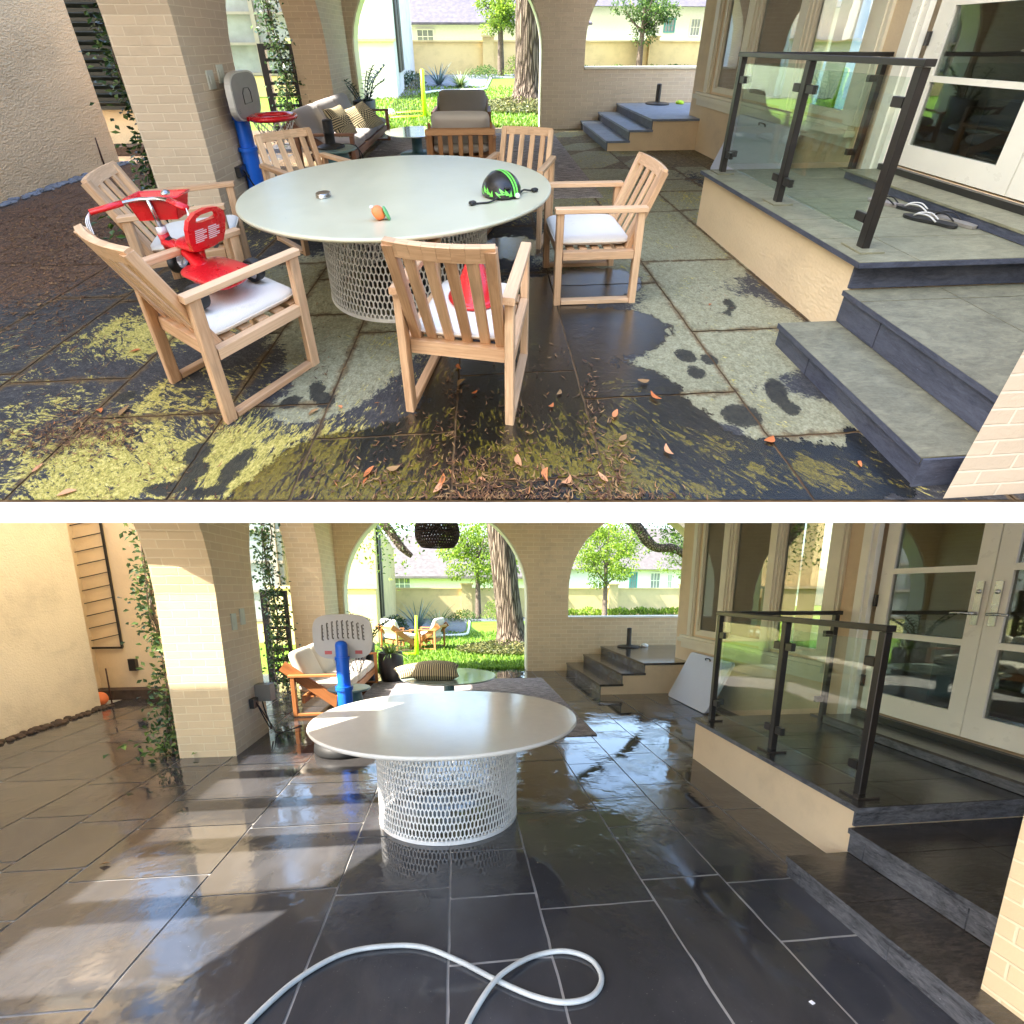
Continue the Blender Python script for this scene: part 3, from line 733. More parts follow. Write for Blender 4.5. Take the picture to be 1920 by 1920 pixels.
def build_walls(lower):
    br = M['brick'] if lower else M['brick_up']
    adj = 'clean wet patio' if lower else 'dirty algae patio'
    XA = -2.42; th = .52
    top = 2.95 if lower else 3.44
    zs_ = lambda y: min(5.0, 1.95 + .78 * (y - .3))
    yp0, yp1 = (4.14, 4.98) if lower else (3.98, 4.74)
    yb = 7.78 if lower else 7.58
    w = thing('arcade', 'cream painted brick arcade of two piers along the open side of the ' + adj, 'arcade', (XA, 5, 0))
    # near arch, pier, second arch, second pier
    r1, zs = 1.7, (1.55 if lower else 1.80)
    r2 = (yb - yp1) / 2
    near = yp0 - 2 * r1
    pts = []
    a1 = [(near + r1 - r1 * math.cos(math.pi * i / 18), zs + .9 * r1 * math.sin(math.pi * i / 18)) for i in range(19)]
    a1 = [p for p in a1 if p[0] > (yp0 - r1 - .01 if lower else near + 1.0)]; pts = [] if lower else [(near + 1.0, top)]
    a2 = [(yp1 + r2 - r2 * math.cos(math.pi * i / 18), (1.75 if lower else 1.40) + 1.05 * r2 * math.sin(math.pi * i / 18)) for i in range(19)]
    poly = pts + a1 + [(yp0, 0), (yp1, 0)] + a2 + [(yb, 0), (8.74, 0)] + ([(8.74, 5.0), (4.7, 4.75), (yp0 - r1, 3.3)] if lower else [(8.74, top)])  # lower wall top raised out of view to stop stray sun
    g = MB(); g.prism(poly, 'yz', XA - th, XA); g.part('brick_wall', br, w)
    for k, z in enumerate((1.30, 1.34)):
        y = (4.42, 4.62)[k] if lower else (4.28, 4.46)[k]
        s = MB(); s.box(XA + .001, XA + .012, y - .05, y + .05, z - .09, z + .07); s.box(XA + .0125, XA + .016, y - .018, y + .018, z - .045, z + .025)
        s.part('switch_plate', M['plate'], w)
    # back wall with the walk-through arch and the sill arch
    yw = 8.75; d = .34
    bw = thing('arched_wall', 'tan brick back wall with one walk-through arch and one sill arch, on the ' + adj, 'wall', (1, yw, 0))
    cx, r, zsp = -.60, 1.74, 1.45
    zt = 3.75 if lower else 3.4
    A = [(cx + r, 0)] + arch_pts(cx, r, zsp, 26) + [(cx - r, 0)]
    rr = 1.42; c2 = 1.93 + rr; sill = 1.04 if lower else 1.13
    hole = [(1.93, sill), (1.93 + 2 * rr, sill)] + arch_pts(c2, rr, 1.62, 24)
    g = MB(); g.prism([(-2.95, 0), (cx - r, 0)] + A[::-1][1:-1] + [(cx + r, 0), (6.2, 0), (6.2, zt), (-2.95, zt)], 'xz', yw, yw + d, [hole]); g.part('brick_wall', br, bw)
    s = MB(); s.box(1.935, 1.925 + 2 * rr, yw - .012, yw + d + .02, sill + .001, sill + .035); s.part('sill', M['trim'], bw)
    rv = MB()                                             # thin cream edge round the walk-through arch; its lit reveal is put into the colour
    P = arch_pts(cx, r - .001, zsp, 26); ring = [(cx + r - .001, .01)] + P + [(cx - r + .001, .01)]
    for i in range(len(ring) - 1):
        (xa, za), (xb, zb) = ring[i], ring[i + 1]
        ia = (cx + (xa - cx) * .985, zsp + (za - zsp) * .985 if za > zsp else za); ib = (cx + (xb - cx) * .985, zsp + (zb - zsp) * .985 if zb > zsp else zb)
        vs = [(xa, yw + .02, za), (xb, yw + .02, zb), (ib[0], yw + .02, ib[1]), (ia[0], yw + .02, ia[1])]
        vs += [(v[0], yw + d - .01, v[2]) for v in vs]
        rv.add(vs, [(0, 1, 2, 3), (7, 6, 5, 4), (3, 2, 6, 7)])
    rv.part('arch_trim', M['trim'], bw)
    # stucco wall along the passage
    sw = MB(); hgt = 3.2 if lower else 24  # upper wall drawn taller and nearer, unseen, to keep sun off its court
    sw.box(-5.62, -5.2, -.5 if lower else 1.3, 6.5, -.02, hgt)
    sw.solo('stucco_wall', M['stucco'] if lower else M['stucco_up'], 'tall rough tan stucco wall along the passage of the ' + adj, 'wall')
    # wall that closes the passage, with dark shutters
    cw = thing('passage_wall', 'shaded tan wall closing the passage behind the pier of the ' + adj, 'wall', (-5.2, 7.2, 0))
    g = MB(); g.box(-6.9, -4.22, 7.2, 7.4, 0, 3.1)
    if lower: g.box(-6.9, -5.63, 6.3, 7.199, 0, 5.2)  # hidden side block added to keep the sun off this wall
    g.part('wall', M['stucco_fine'], cw)
    sh = MB()
    if lower: sh.box(-6.8, -5.80, 7.14, 7.198, .95, 3.0)
    else:
        sh.box(-6.8, -5.05, 7.14, 7.198, .66, 3.0)  # shutter widened to the right, the extra dark standing for shade on the wall
        for i in range(18): sh.bar((-6.3, 7.13, .75 + i * .12), (-5.12, 7.13, .75 + i * .12), .02, .07, (0, -.5, .8), .003)
    sh.part('shutter', M['dark'], cw)
    if lower:
        t = MB()
        for z in (.75, 2.6): t.bar((-5.66, 7.16, z), (-5.22, 7.16, z), .03, .03)
        for x in (-5.66, -5.22): t.bar((x, 7.16, .75), (x, 7.16, 2.6), .03, .03, (0, 1, 0))
        for i in range(10): t.bar((-5.66, 7.17, .85 + i * .18), (-5.22, 7.17, .85 + i * .18 + .1), .012, .012)
        t.part('trellis', M['black'], cw)
    bx = MB(); bx.box(-5.16, -5.06, 7.13, 7.198, .40, .58); bx.part('outlet_box', M['black'], cw)
    st = MB(); st.box(-6.8, -4.23, 6.95, 7.199, 0, .14); st.part('plinth', M['soil'], cw)
    # iron rod by the wall, pebbles along its foot
    q = CUR.G(198, 316) if not lower else CUR.G(210, 1318)
    rd = MB(); rd.tube([(q.x, q.y, 0), (q.x - .02, q.y + .03, .42 if not lower else .5)], .010, 6, sub=1)
    rd.solo('iron_rod', M['rust'], 'thin rusty rod standing against the stucco wall of the ' + adj, 'rod')
    pb = MB(); rg = random.Random(5)
    for i in range(260):
        y = rg.uniform(3.4, 6.5); r_ = rg.uniform(.012, .035)
        pb.ball((-5.2 + rg.uniform(.03, .16), y, r_ * .5), r_, 7, 5, rg.uniform(.8, 1.5), rg.uniform(.8, 1.5), .7)
    pb.solo('pebbles', M['pebble'] if not lower else M['soil'], kind='stuff')
    # steps and landing at the back
    yf, yb_ = 6.78, 8.745
    if lower: yf = 6.45
    hs = (.17, .335, .50) if not lower else (.17, .335, .49)
    xs = (1.93, 2.27, 2.62)
    ld = thing('back_landing', '%s slate landing with three steps under the sill arch of the %s' % ('wet black' if lower else 'blue grey', adj), 'landing', (2.6, 7.7, 0))
    ck = MB(); ck.prism([(xs[0] + .01, 0), (6.0, 0), (6.0, hs[2] - .035), (xs[2] + .01, hs[2] - .035), (xs[2] + .01, hs[1] - .035), (xs[1] + .01, hs[1] - .035), (xs[1] + .01, hs[0] - .035), (xs[0] + .01, hs[0] - .035)], 'xz', yf, yb_)
    ck.part('cheek', M['stucco_fine'], ld)
    for i in range(3):
        x1 = xs[i + 1] + .02 if i < 2 else 6.0
        rs = MB(); z0 = hs[i - 1] if i else .004
        rs.box(xs[i], xs[i] + .009, yf + .002, yb_ - .002, z0, hs[i] - .034); rs.part('riser', M['riser_wet'] if lower else M['riser_dirty'], ld)
        t = MB(); n = 2 + i
        for k in range(n):
            y0, y1 = yf - .02 + (yb_ - yf) * k / n, yf - .02 + (yb_ - yf) * (k + 1) / n
            t.box(xs[i] - .02, x1, y0 + .003, y1 - .003, hs[i] - .034, hs[i])
        t.part('tread', M['tread_wet'] if lower else M['tread_back'], ld)
    gt = (1208, 1213) if lower else (1217, 190)
    q = CUR.G(*((1178, 1213) if lower else (1217, 190)), hs[2])
    q.y = min(q.y, 8.5)
    um = thing('umbrella_stand', 'black tube parasol stand on the back landing of the ' + adj, 'umbrella stand', (q.x, q.y, hs[2]))
    g = MB(); g.lathe([(0, .001), (.22, .001), (.22, .02), (.20, .03), (.05, .045), (.05, .06)], (q.x, q.y, hs[2]), 28); g.part('foot', M['black'], um)
    g = MB(); g.lathe([(.045, .05), (.045, .36), (.045, .36), (.04, .375), (0, .38)], (q.x, q.y, hs[2]), 20); g.part('tube', M['black'], um)
    q = CUR.G(*((1208, 1213) if lower else (1252, 188)), hs[2]); q.y = min(q.y, 8.5)
    g = MB(); g.lathe([(0, .001), (.07, .001), (.08, .02), (.07, .05), (.03, .07), (0, .072)], (q.x, q.y, hs[2]), 18)
    g.solo('plastic_dome', M['white'] if lower else M['lime'], ('small white' if lower else 'small lime green') + ' plastic dome lying on the back landing slate', 'cap')
    # brick pier at the near corner
    q = CUR.G(1826, 1905) if lower else CUR.G(1767, 936)
    g = MB()
    if lower: g.box(q.x, q.x + 1.3, q.y - .30, q.y, .003, 1.5)
    else:
        e = Vector((q.x - CUR.off[0], q.y - CUR.off[1], 0)).normalized() * .07
        g.prism([(q.x, q.y), (q.x + 1.3, q.y), (q.x + 1.3 + e.x, q.y + e.y), (q.x + e.x, q.y + e.y)], 'xy', .003, 1.75)
    g.solo('brick_pier', br, 'cream brick pier rising beside the near end of the steps of the ' + adj, 'pier')
    # house-side transformer box on the pier
    y = 4.78 if lower else 4.55; z = .50
    t = thing('transformer_box', ('grey' if lower else 'black') + ' outdoor power box with dangling cables on the brick pier', 'power box', (XA, y, z))
    g = MB(); g.box(XA + .002, XA + (.16 if lower else .07), y - .07, y + .07, z - .08, z + .10); g.part('housing', M['boxgrey'] if lower else M['black'], t)
    g = MB(); g.box(XA + .002, XA + .05, y - .24, y - .12, z - .12, z - .02); g.part('socket', M['black'], t)
    g = MB(); g.tube([(XA + .05, y - .18, z - .06), (XA + .10, y - .10, z - .3), (XA + .09, y + .05, z - .42), (XA + .05, y + .02, z - .2), (XA + .05, y - .02, z - .08)], .007, 6)
    g.tube([(XA + .05, y - .14, z - .1), (XA + .12, y - .02, z - .36), (XA + .14, y + .1, z - .485), (XA + .3, y + .4, z - .49)], .006, 6); g.part('cable', M['black'], t)
M['plate'] = simple('switch_plate', (.55, .56, .50), .35, .05)
M['boxgrey'] = simple('box_grey', (.25, .23, .20), .5, .1)
M['lime'] = simple('lime_plastic', (.50, .80, .02), .4, .05)
M['curtain'] = simple('curtain', (.55, .42, .28), .8, .1)
# ------------------------------------------------------------------ garden
M['bark'] = None
def bark_mat():
    m = N('bark')
    v = m.map((8, 8, .8)); n1 = m.noise(3.0, 8, .7, v, 1.5)
    vr = m.n('ShaderNodeTexVoronoi', feature='DISTANCE_TO_EDGE'); vr.inputs['Scale'].default_value = 2.6; m.l(m.map((7, 7, .55)), vr.inputs['Vector'])
    h = m.math('ADD', m.math('MULTIPLY', m.sstep(vr.outputs['Distance'], 0, .25), 1.0), m.math('MULTIPLY', n1, .8))
    c = m.ramp(m.math('MULTIPLY', h, .6), [(.15, (.020, .013, .010)), (.5, (.12, .09, .066)), (.9, (.27, .215, .165))])
    return m.bsdf(c, .9, m.bump(h, .9, .05), .2)
M['bark'] = bark_mat()
M['barkthin'] = simple('young_bark', (.13, .10, .075), .9, .4, 14, .5, 40)
M['oakleaf'] = leaf_mat('oak_leaves', [(0, (.035, .075, .012)), (.5, (.10, .19, .02)), (1, (.22, .32, .04))])
M['brightleaf'] = leaf_mat('bright_leaves', [(0, (.08, .15, .012)), (.5, (.20, .33, .03)), (1, (.38, .50, .06))], .45, .4)
M['vineleaf'] = leaf_mat('vine_leaves', [(0, (.018, .045, .016)), (.6, (.05, .11, .035)), (1, (.16, .24, .07))], .3, .2)
M['shrubleaf'] = leaf_mat('shrub_leaves', [(0, (.03, .075, .012)), (.6, (.08, .16, .03)), (1, (.19, .30, .06))])
M['coverleaf'] = leaf_mat('cover_leaves', [(0, (.05, .065, .02)), (.6, (.13, .15, .05)), (1, (.30, .28, .10))])
M['agave'] = leaf_mat('agave_leaves', [(0, (.09, .15, .15)), (1, (.24, .33, .33))], .5, .1)
M['strap'] = leaf_mat('strap_leaves', [(0, (.05, .10, .02)), (.6, (.15, .24, .05)), (1, (.42, .46, .20))], .45, .2)
M['blade'] = leaf_mat('grass_blades', [(0, (.08, .17, .012)), (.6, (.16, .29, .026)), (1, (.28, .42, .05))], .5, .4)
def lawn_mat():
    m = N('lawn')
    n1 = m.noise(.8, 6, .6); n2 = m.noise(45, 6, .75)
    c = m.ramp(m.math('ADD', m.math('MULTIPLY', n1, .4), m.math('MULTIPLY', n2, .6)), [(.3, (.075, .165, .012)), (.5, (.15, .28, .026)), (.72, (.26, .40, .05))])
    return m.bsdf(c, .8, m.bump(n2, .8, .03), .2)
M['lawn'] = lawn_mat()

def crown(mb, c, rad, n, size, squash=.8, clumps=16, seed=1, gap=.0):
    rg = random.Random(seed); cl = []
    for i in range(clumps):
        u = rg.uniform(-1, 1); t = rg.uniform(0, 6.283); q = math.sqrt(1 - u * u); k = rg.uniform(.3, 1.0)
        cl.append((Vector((c[0] + rad * k * q * math.cos(t), c[1] + rad * k * q * math.sin(t), c[2] + rad * squash * k * u)), rad * rg.uniform(.20, .46)))
    for i in range(n):
        p, r = cl[rg.randrange(clumps)]
        d = Vector((rg.gauss(0, 1), rg.gauss(0, 1), rg.gauss(0, 1))).normalized()
        q = p + Vector((d.x, d.y, d.z * .75)) * r * rg.uniform(.55, 1.05)
        mb.leaf(q, d + Vector((rg.gauss(0, .7), rg.gauss(0, .7), rg.gauss(0, .7) - .3)), (rg.gauss(0, .6), rg.gauss(0, .6), 1), size * rg.uniform(.6, 1.3), size * rg.uniform(.4, .7))
def young_tree(x, y, zc, rad, label, seed, mat='brightleaf', n=3200, tr=.10, lean=0.0, size=.16):
    t = thing('garden_tree', label, 'tree', (x, y, 0), 'young trees along the yellow garden wall')
    g = MB(); zt = zc + rad * .2
    g.tube([(x, y, -.02), (x + lean * .3, y, zc * .35), (x + lean, y, zc - rad * .5), (x + lean * 1.1, y, zt)], tr, 8, rr=[tr * 1.25, tr, tr * .75, tr * .3]); rg = random.Random(seed)
    for i in range(9):
        a = rg.uniform(0, 6.28); z0 = zc - rad * rg.uniform(.15, .8)
        g.tube([(x + lean, y, z0), (x + lean + math.cos(a) * rad * .4, y + math.sin(a) * rad * .4, z0 + rad * .3), (x + lean + math.cos(a) * rad * .75, y + math.sin(a) * rad * .75, z0 + rad * .75)], .03, 5, rr=[tr * .45, tr * .25, .01], sub=3)
    g.part('trunk', M['barkthin'], t)
    c = MB(); crown(c, (x + lean, y, zc), rad, n, size, .95, 26, seed); c.part('crown', M[mat], t, fix=False)
def shrub(x, y, r, h, label, seed, mat='shrubleaf', n=900, size=.09):
    g = MB(); rg = random.Random(seed)
    for i in range(n):
        a = rg.uniform(0, 6.283); u = rg.random() ** .6; zz = rg.random()
        q = (x + math.cos(a) * r * u * (1 - .35 * zz), y + math.sin(a) * r * u * (1 - .35 * zz), h * zz * (1 - .4 * u * u) + .02)
        g.leaf(q, (math.cos(a) * u + rg.gauss(0, .5), math.sin(a) * u + rg.gauss(0, .5), .5 + rg.gauss(0, .4)), (rg.gauss(0, .5), rg.gauss(0, .5), 1), size * rg.uniform(.6, 1.3), size * .55)
    return g.solo('garden_shrub', M[mat], label, 'shrub', 'shrubs in the bed by the yellow garden wall', fix=False, loc=(x, y, 0))
def agave(x, y, h, label, seed, mat='agave', n=46, w=.07, droop=.35, name='agave_plant', cat='plant', z=0.0):
    g = MB(); rg = random.Random(seed)
    for i in range(n):
        a = i * 2.4 + rg.uniform(-.2, .2); el = rg.uniform(.25, 1.4)
        g.blade((x + math.cos(a) * .04, y + math.sin(a) * .04, z + .02), (math.cos(a) * math.cos(el), math.sin(a) * math.cos(el), math.sin(el)), h * rg.uniform(.75, 1.15), w * rg.uniform(.7, 1.1), droop, 5)
    return g.solo(name, M[mat], label, cat, fix=False, loc=(x, y, z))

def far_window(parent, x0, x1, z0, z1, y, frame, cols=3, rows=2):
    f = MB(); w = .10
    f.box(x0 - w, x1 + w, y - .06, y - .002, z0 - w, z0); f.box(x0 - w, x1 + w, y - .06, y - .002, z1, z1 + w); f.box(x0 - w, x0, y - .06, y - .002, z0, z1); f.box(x1, x1 + w, y - .06, y - .002, z0, z1)
    for i in range(1, cols): xx = x0 + (x1 - x0) * i / cols; f.box(xx - .025, xx + .025, y - .05, y - .012, z0, z1)
    for i in range(1, rows): zz = z0 + (z1 - z0) * i / rows; f.box(x0, x1, y - .046, y - .014, zz - .025, zz + .025)
    o = f.part('window', M[frame], parent)
    p = MB(); p.box(x0, x1, y - .010, y - .003, z0, z1); p.part('pane', M['panefar'], o)

def build_garden(lower):
    adj = 'clean wet patio' if lower else 'dirty algae patio'
    g = MB(); y0 = 8.99
    pts = [(-16, y0), (20, y0), (24, 60), (-30, 60)]
    if lower: g.prism([(-30, 9.01), (30, 9.01), (40, 60), (-40, 60)], 'xy', -.4, -.012)
    else: g.prism([(-9.5, y0 + .02), (6.5, y0 + .02), (21, 31), (-4.5, 28), (-5.2, 15.2), (-9.5, 15.2)], 'xy', -.3, -.012)
    g.solo('lawn', M['lawn'], kind='structure')
    # gravel bed against the far wall
    yb = 24.6 if not lower else 26.6
    b = MB(); b.prism([(-3.6, 14), (-2.0, 15.5), (-1.6, 16.5), (-.1, 16.6), (.1, 18.5), (.25, yb - 2.5), (9, yb - 1.6), (22, yb + 2.5), (22, yb + 4.5), (-3.6, yb)], 'xy', -.011, .006)
    b.solo('garden_bed', M['pebble'], kind='structure')
    e = MB(); e.tube([(-2.0, 15.4, .03), (-1.4, 16.1, .03), (-.05, 16.5, .03), (.2, 18.5, .03), (.4, yb - 2.6, .03)], .05, 6); e.solo('bed_edging', M['white'], 'white stone edging between the lawn and the plant bed of the ' + adj, 'edging')
    # far yellow wall
    wl = thing('garden_wall', 'long pale yellow garden wall with square posts behind the lawn of the ' + adj, 'wall', (4, yb, 0))
    sl = .17
    g = MB(); yy = lambda x: yb + (x + 3.5) * sl
    def seg(mb, x0, x1, z0, z1, t0, t1):
        vs = [(x, yy(x) + d, z) for z in (z0, z1) for x in (x0, x1) for d in (t0, t1)]
        mb.flat(vs, [(0, 1, 3, 2), (4, 6, 7, 5), (0, 2, 6, 4), (1, 5, 7, 3), (0, 4, 5, 1), (2, 3, 7, 6)])
    seg(g, -3.6, 22, -.02, 1.62, 0, .25); g.part('wall', M['stucco_yellow'], wl)
    g = MB(); seg(g, -3.6, 22, 1.622, 1.69, -.05, .30); g.part('coping', M['stucco_yellow'], wl)
    for x in (.35, 5.3, 9.4 if lower else 9.9, 14.5):
        g = MB(); seg(g, x - .3, x + .3, -.02, 1.86, -.12, .37); seg(g, x - .36, x + .36, 1.862, 1.94, -.18, .43); g.part('post', M['stucco_yellow'], wl)
    # the wing on the open side with tall window strips
    bw = thing('garden_wing', 'pale building wing with tall dark window strips beside the lawn, ' + adj, 'building', (-4, 18, 0))
    g = MB(); g.prism([(-2.62, 14.6), (-3.5, yb - .02), (-7.5, yb - .02), (-7.5, 16.5), (-4.2, 14.6)], 'xy', -.01, 3.7); g.part('wall', M['stucco_yellow'] if lower else M['stucco_white'], bw)
    dx, dyv = (-.88), (yb - 14.6); L = math.hypot(dx, dyv)
    for (a, b_) in ((.06, .10), (.13, .17)) if lower else ((.05, .12), (.15, .22)):
        f = MB(); p0 = Vector((-2.62 + dx * a + .03, 14.6 + dyv * a, 0)); p1 = Vector((-2.62 + dx * b_ + .03, 14.6 + dyv * b_, 0))
        f.bar(p0 + Vector((0, 0, 2.15)), p1 + Vector((0, 0, 2.15)), .06, 2.9, (0, 0, 1)); f.part('window_strip', M['dark'], bw)
    lw = thing('low_wall', 'low pale wall behind the planter at the edge of the lawn, ' + adj, 'wall', (-4, 14.5, 0))
    g = MB(); g.box(-5.6, -2.60, 14.2, 14.45, 0, 1.62); g.part('wall', M['stucco_white'] if not lower else M['stucco_yellow'], lw)
    g = MB(); g.box(-5.65, -2.56, 14.15, 14.5, 1.622, 1.70); g.part('coping', M['brick'], lw)
    # neighbouring houses
    h = thing('white_house', 'white neighbour house with grey slate roof beyond the yellow wall of the ' + adj, 'house', (2, 36, 0))
    g = MB(); zt = 2.9 if not lower else 2.5
    g.box(-12, 7.5, 35, 43, -.1, zt); g.part('wall', M['white'], h)
    g = MB(); g.flat([(-12.5, 34.4, zt), (8.0, 34.4, zt), (8.0, 43.6, zt), (-12.5, 43.6, zt), (-9, 39, zt + 3.2), (4.5, 39, zt + 3.2), (-12.5, 34.4, zt - .15), (8, 34.4, zt - .15), (8, 43.6, zt - .15), (-12.5, 43.6, zt - .15)],
                     [(0, 1, 5, 4), (1, 2, 5), (2, 3, 4, 5), (3, 0, 4), (6, 7, 1, 0), (7, 8, 2, 1), (8, 9, 3, 2), (9, 6, 0, 3), (9, 8, 7, 6)]); g.part('roof', M['roofp'] if not lower else M['roofg'], h)
    far_window(h, -4.6, -3.5, 1.55, 2.4, 35, 'white', 3, 2)
    h2 = thing('gabled_house', 'white house with small teal framed window through the sill arch, ' + adj, 'house', (17, 44, 0))
    zt = 4.6 if not lower else 3.4
    g = MB(); g.box(9.0, 34, 44, 52, -.1, zt); g.part('wall', M['white'], h2)
    g = MB()
    if lower: g.flat([(8.4, 43.3, zt), (35, 43.3, zt), (35, 52.6, zt), (8.4, 52.6, zt), (13, 48, zt + 4.2), (31, 48, zt + 4.2)], [(0, 1, 5, 4), (1, 2, 5), (2, 3, 4, 5), (3, 0, 4), (3, 2, 1, 0)])
    else: g.flat([(8.4, 43.3, zt), (35, 43.3, zt), (35, 52.6, zt), (8.4, 52.6, zt), (13, 48, zt + 2.2), (31, 48, zt + 2.2)], [(0, 1, 5, 4), (1, 2, 5), (2, 3, 4, 5), (3, 0, 4), (3, 2, 1, 0)])
    g.part('roof', M['roofp'] if not lower else M['roofg'], h2)
    for (a, b) in (((1182, 1103), (1178 + 16, 1075)), ((1220, 1102), (1238, 1075)), ((1252, 1102), (1260, 1078)))[:3] if lower else (((1246, 59), (1266, 36)), ((1294, 66), (1314, 36))):
        p, q = CUR.Y(*a, 43.9), CUR.Y(*b, 43.9); far_window(h2, p.x, q.x, max(1.7, p.z), q.z, 43.998, 'teal' if a[0] in (1182, 1246) else 'white')
    # oak
    cx, cy = (1.28, 12.5) if lower else (1.22, 12.2)
    o = thing('oak_tree', 'thick furrowed oak trunk standing just behind the walk-through arch of the ' + adj, 'tree', (cx, cy, 0))
    g = MB(); ln = -.30 if lower else -.02
    rg = random.Random(4); vs, fs = [], []; nseg, nz = 40, 44
    for i in range(nz + 1):
        z = -.03 + 6.0 * (i / nz) ** 1.3; r = .36 + .22 * math.exp(-z * 3.2) - .012 * z
        for k in range(nseg):
            t = 6.2832 * k / nseg
            rr = r * (1 + .07 * math.sin(5 * t + 1) * math.exp(-z * 2) + .045 * noise.noise((math.cos(t) * 5, math.sin(t) * 5, z * 1.2)) + .03 * noise.noise((math.cos(t) * 14, math.sin(t) * 14, z * 2.5)))
            vs.append((cx + ln * (z / 2.6) + rr * math.cos(t), cy + rr * math.sin(t), z))
    for i in range(nz):
        for k in range(nseg): fs.append((i * nseg + k, i * nseg + (k + 1) % nseg, (i + 1) * nseg + (k + 1) % nseg, (i + 1) * nseg + k))
    g.add(vs, fs, None, True); g.part('trunk', M['bark'], o)
    if lower:
        Y = lambda px, py, y: tuple(CUR.Y(px, py, y))
        b1 = [Y(960, 900, 12.4), Y(800, 915, 12.3), Y(718, 965, 12.2), Y(735, 1000, 12.2), Y(752, 1025, 12.2), Y(772, 1043, 12.2)]
        g = MB(); g.tube(b1, .12, 9, rr=[.2, .16, .13, .11, .10, .06]); g.part('branch', M['bark'], o)
        b2 = [Y(985, 880, 12.5), Y(1100, 925, 12.8), Y(1185, 978, 13), Y(1212, 1012, 13), Y(1232, 1027, 13), Y(1262, 1028, 13), Y(1292, 1046, 13), Y(1330, 1075, 13)]
        g = MB(); g.tube(b2, .12, 9, rr=[.2, .17, .14, .15, .12, .12, .09, .06]); g.part('branch', M['bark'], o)
        lv = MB(); rg = random.Random(9)
        for (px, py, n) in ((690, 1000, 90), (700, 1040, 60), (725, 985, 140), (760, 985, 120), (790, 990, 90), (1260, 995, 120), (1240, 985, 100), (1282, 1005, 120), (745, 1060, 30)):
            c = Vector(Y(px, py, 12.3))
            for i in range(n):
                lv.leaf(c + Vector((rg.gauss(0, .28), rg.gauss(0, .3), rg.gauss(0, .22))), (rg.gauss(0, 1), rg.gauss(0, 1), rg.gauss(0, 1)), (rg.gauss(0, 1), rg.gauss(0, 1), 1), .11, .055)
        lv.part('foliage', M['oakleaf'], o, fix=False)
    gc = MB(); rg = random.Random(6)
    for i in range(4200):
        a = rg.uniform(0, 6.283); u = math.sqrt(rg.random()); q = (cx - .1 + 1.45 * u * math.cos(a), cy - .3 + 1.25 * u * math.sin(a), .03 + .24 * rg.random() * (1.15 - u))
        gc.leaf(q, (rg.gauss(0, 1), rg.gauss(0, 1), .4), (rg.gauss(0, .6), rg.gauss(0, .6), 1), .10 * rg.uniform(.6, 1.3), .05)
    gc.solo('ground_cover', M['coverleaf'], kind='stuff', fix=False)
    # young trees, bed plants
    if lower:
        young_tree(.95, 26.4, 3.85, 2.1, 'slim garden tree with round bright crown in the walk-through arch above the clean patio', 21, n=7000, tr=.14)
        young_tree(8.35, 27.0, 3.6, 2.15, 'slim garden tree with broad crown in the middle of the clean patio sill arch', 22, n=7000, tr=.14)
        young_tree(14.6, 30.0, 3.9, 1.7, 'bright round tree behind the white windows at the edge of the clean patio sill arch', 23, n=2600)
    else:
        young_tree(.95, 23.8, 3.15, 1.25, 'slim garden tree with leafy crown in the walk-through arch above the dirty patio', 31, 'brightleaf', 3000, .15)
        young_tree(9.0, 26.4, 3.15, 1.55, 'staked garden tree with leafy crown in the dirty patio sill arch', 32, 'shrubleaf', 3400, .16)
    s = 1 if lower else 0
    agave(-1.75 - .1 * s, 18.6 + s, 1.0 + .4 * s, 'blue grey agave with stiff pointed leaves at the lawn corner, ' + adj, 1)
    agave(-.85 - .1 * s, 17.6 + s, .95 + .35 * s, 'yellow green strap leaved clump beside the agave, ' + adj, 2, 'strap', 80, .06, .8, 'strap_plant')
    shrub(.1, yb - 2.2, .9, .55, 'low grey green shrub between the strap plant and garden tree, ' + adj, 3, 'shrubleaf')
    shrub(1.9, yb - 1.5, 1.0, 1.15, 'rounded bright shrub between the garden tree and the oak, ' + adj, 4, 'brightleaf', 1100)
    shrub(-2.6, 17.2 + s, .6, .6, 'small dark shrub behind the seat by the wing wall, ' + adj, 5, 'vineleaf')
    rg = random.Random(12)
    hd = MB()
    for i in range(2200):
        x = rg.uniform(5.6, 16); y = yb + (x + 3.5) * .17 - rg.uniform(.3, 1.4)
        hd.leaf((x, y, rg.uniform(.05, .62 if lower else .42) * (.6 + .4 * noise.noise((x * 1.5, 0, 0)))), (rg.gauss(0, .6), rg.gauss(0, .6), 1), (rg.gauss(0, 1), rg.gauss(0, 1), .4), .20, .08)
    hd.solo('low_hedge', M['brightleaf'] if lower else M['shrubleaf'], 'low leafy hedge along the yellow wall under the sill arch of the ' + adj, 'hedge', fix=False)
    # grass blades on the near lawn
    gr = MB(); rg = random.Random(8)
    n = 9000
    for i in range(n):
        y = y0 + .05 + (rg.random() ** 1.8) * 9; x = rg.uniform(-2.6 - (y - 9) * .12, 1.3 + (y - 9) * .22)
        a = rg.uniform(0, 6.283)
        gr.leaf((x, y, -.02), (math.cos(a) * .35, math.sin(a) * .35, 1), (math.cos(a), math.sin(a), .2), rg.uniform(.05, .11), .022 + .002 * y)
    gr.solo('grass', M['blade'], kind='stuff', fix=False)
    # passage side: lawn wing with steel windows
    fw = thing('side_wing', 'house wing with big steel window seen past the brick pier, ' + adj, 'building', (-8, 15, 0))
    g = MB(); g.box(-12.5, -5.4, 15.0, 15.2, -.02, .62); g.part('wall', M['stucco_yellow'], fw)
    g = MB(); g.box(-12.5, -5.4, 15.05, 15.2, .622, 4.6); g.part('window_pane', M['panefar'], fw)
    g = MB()
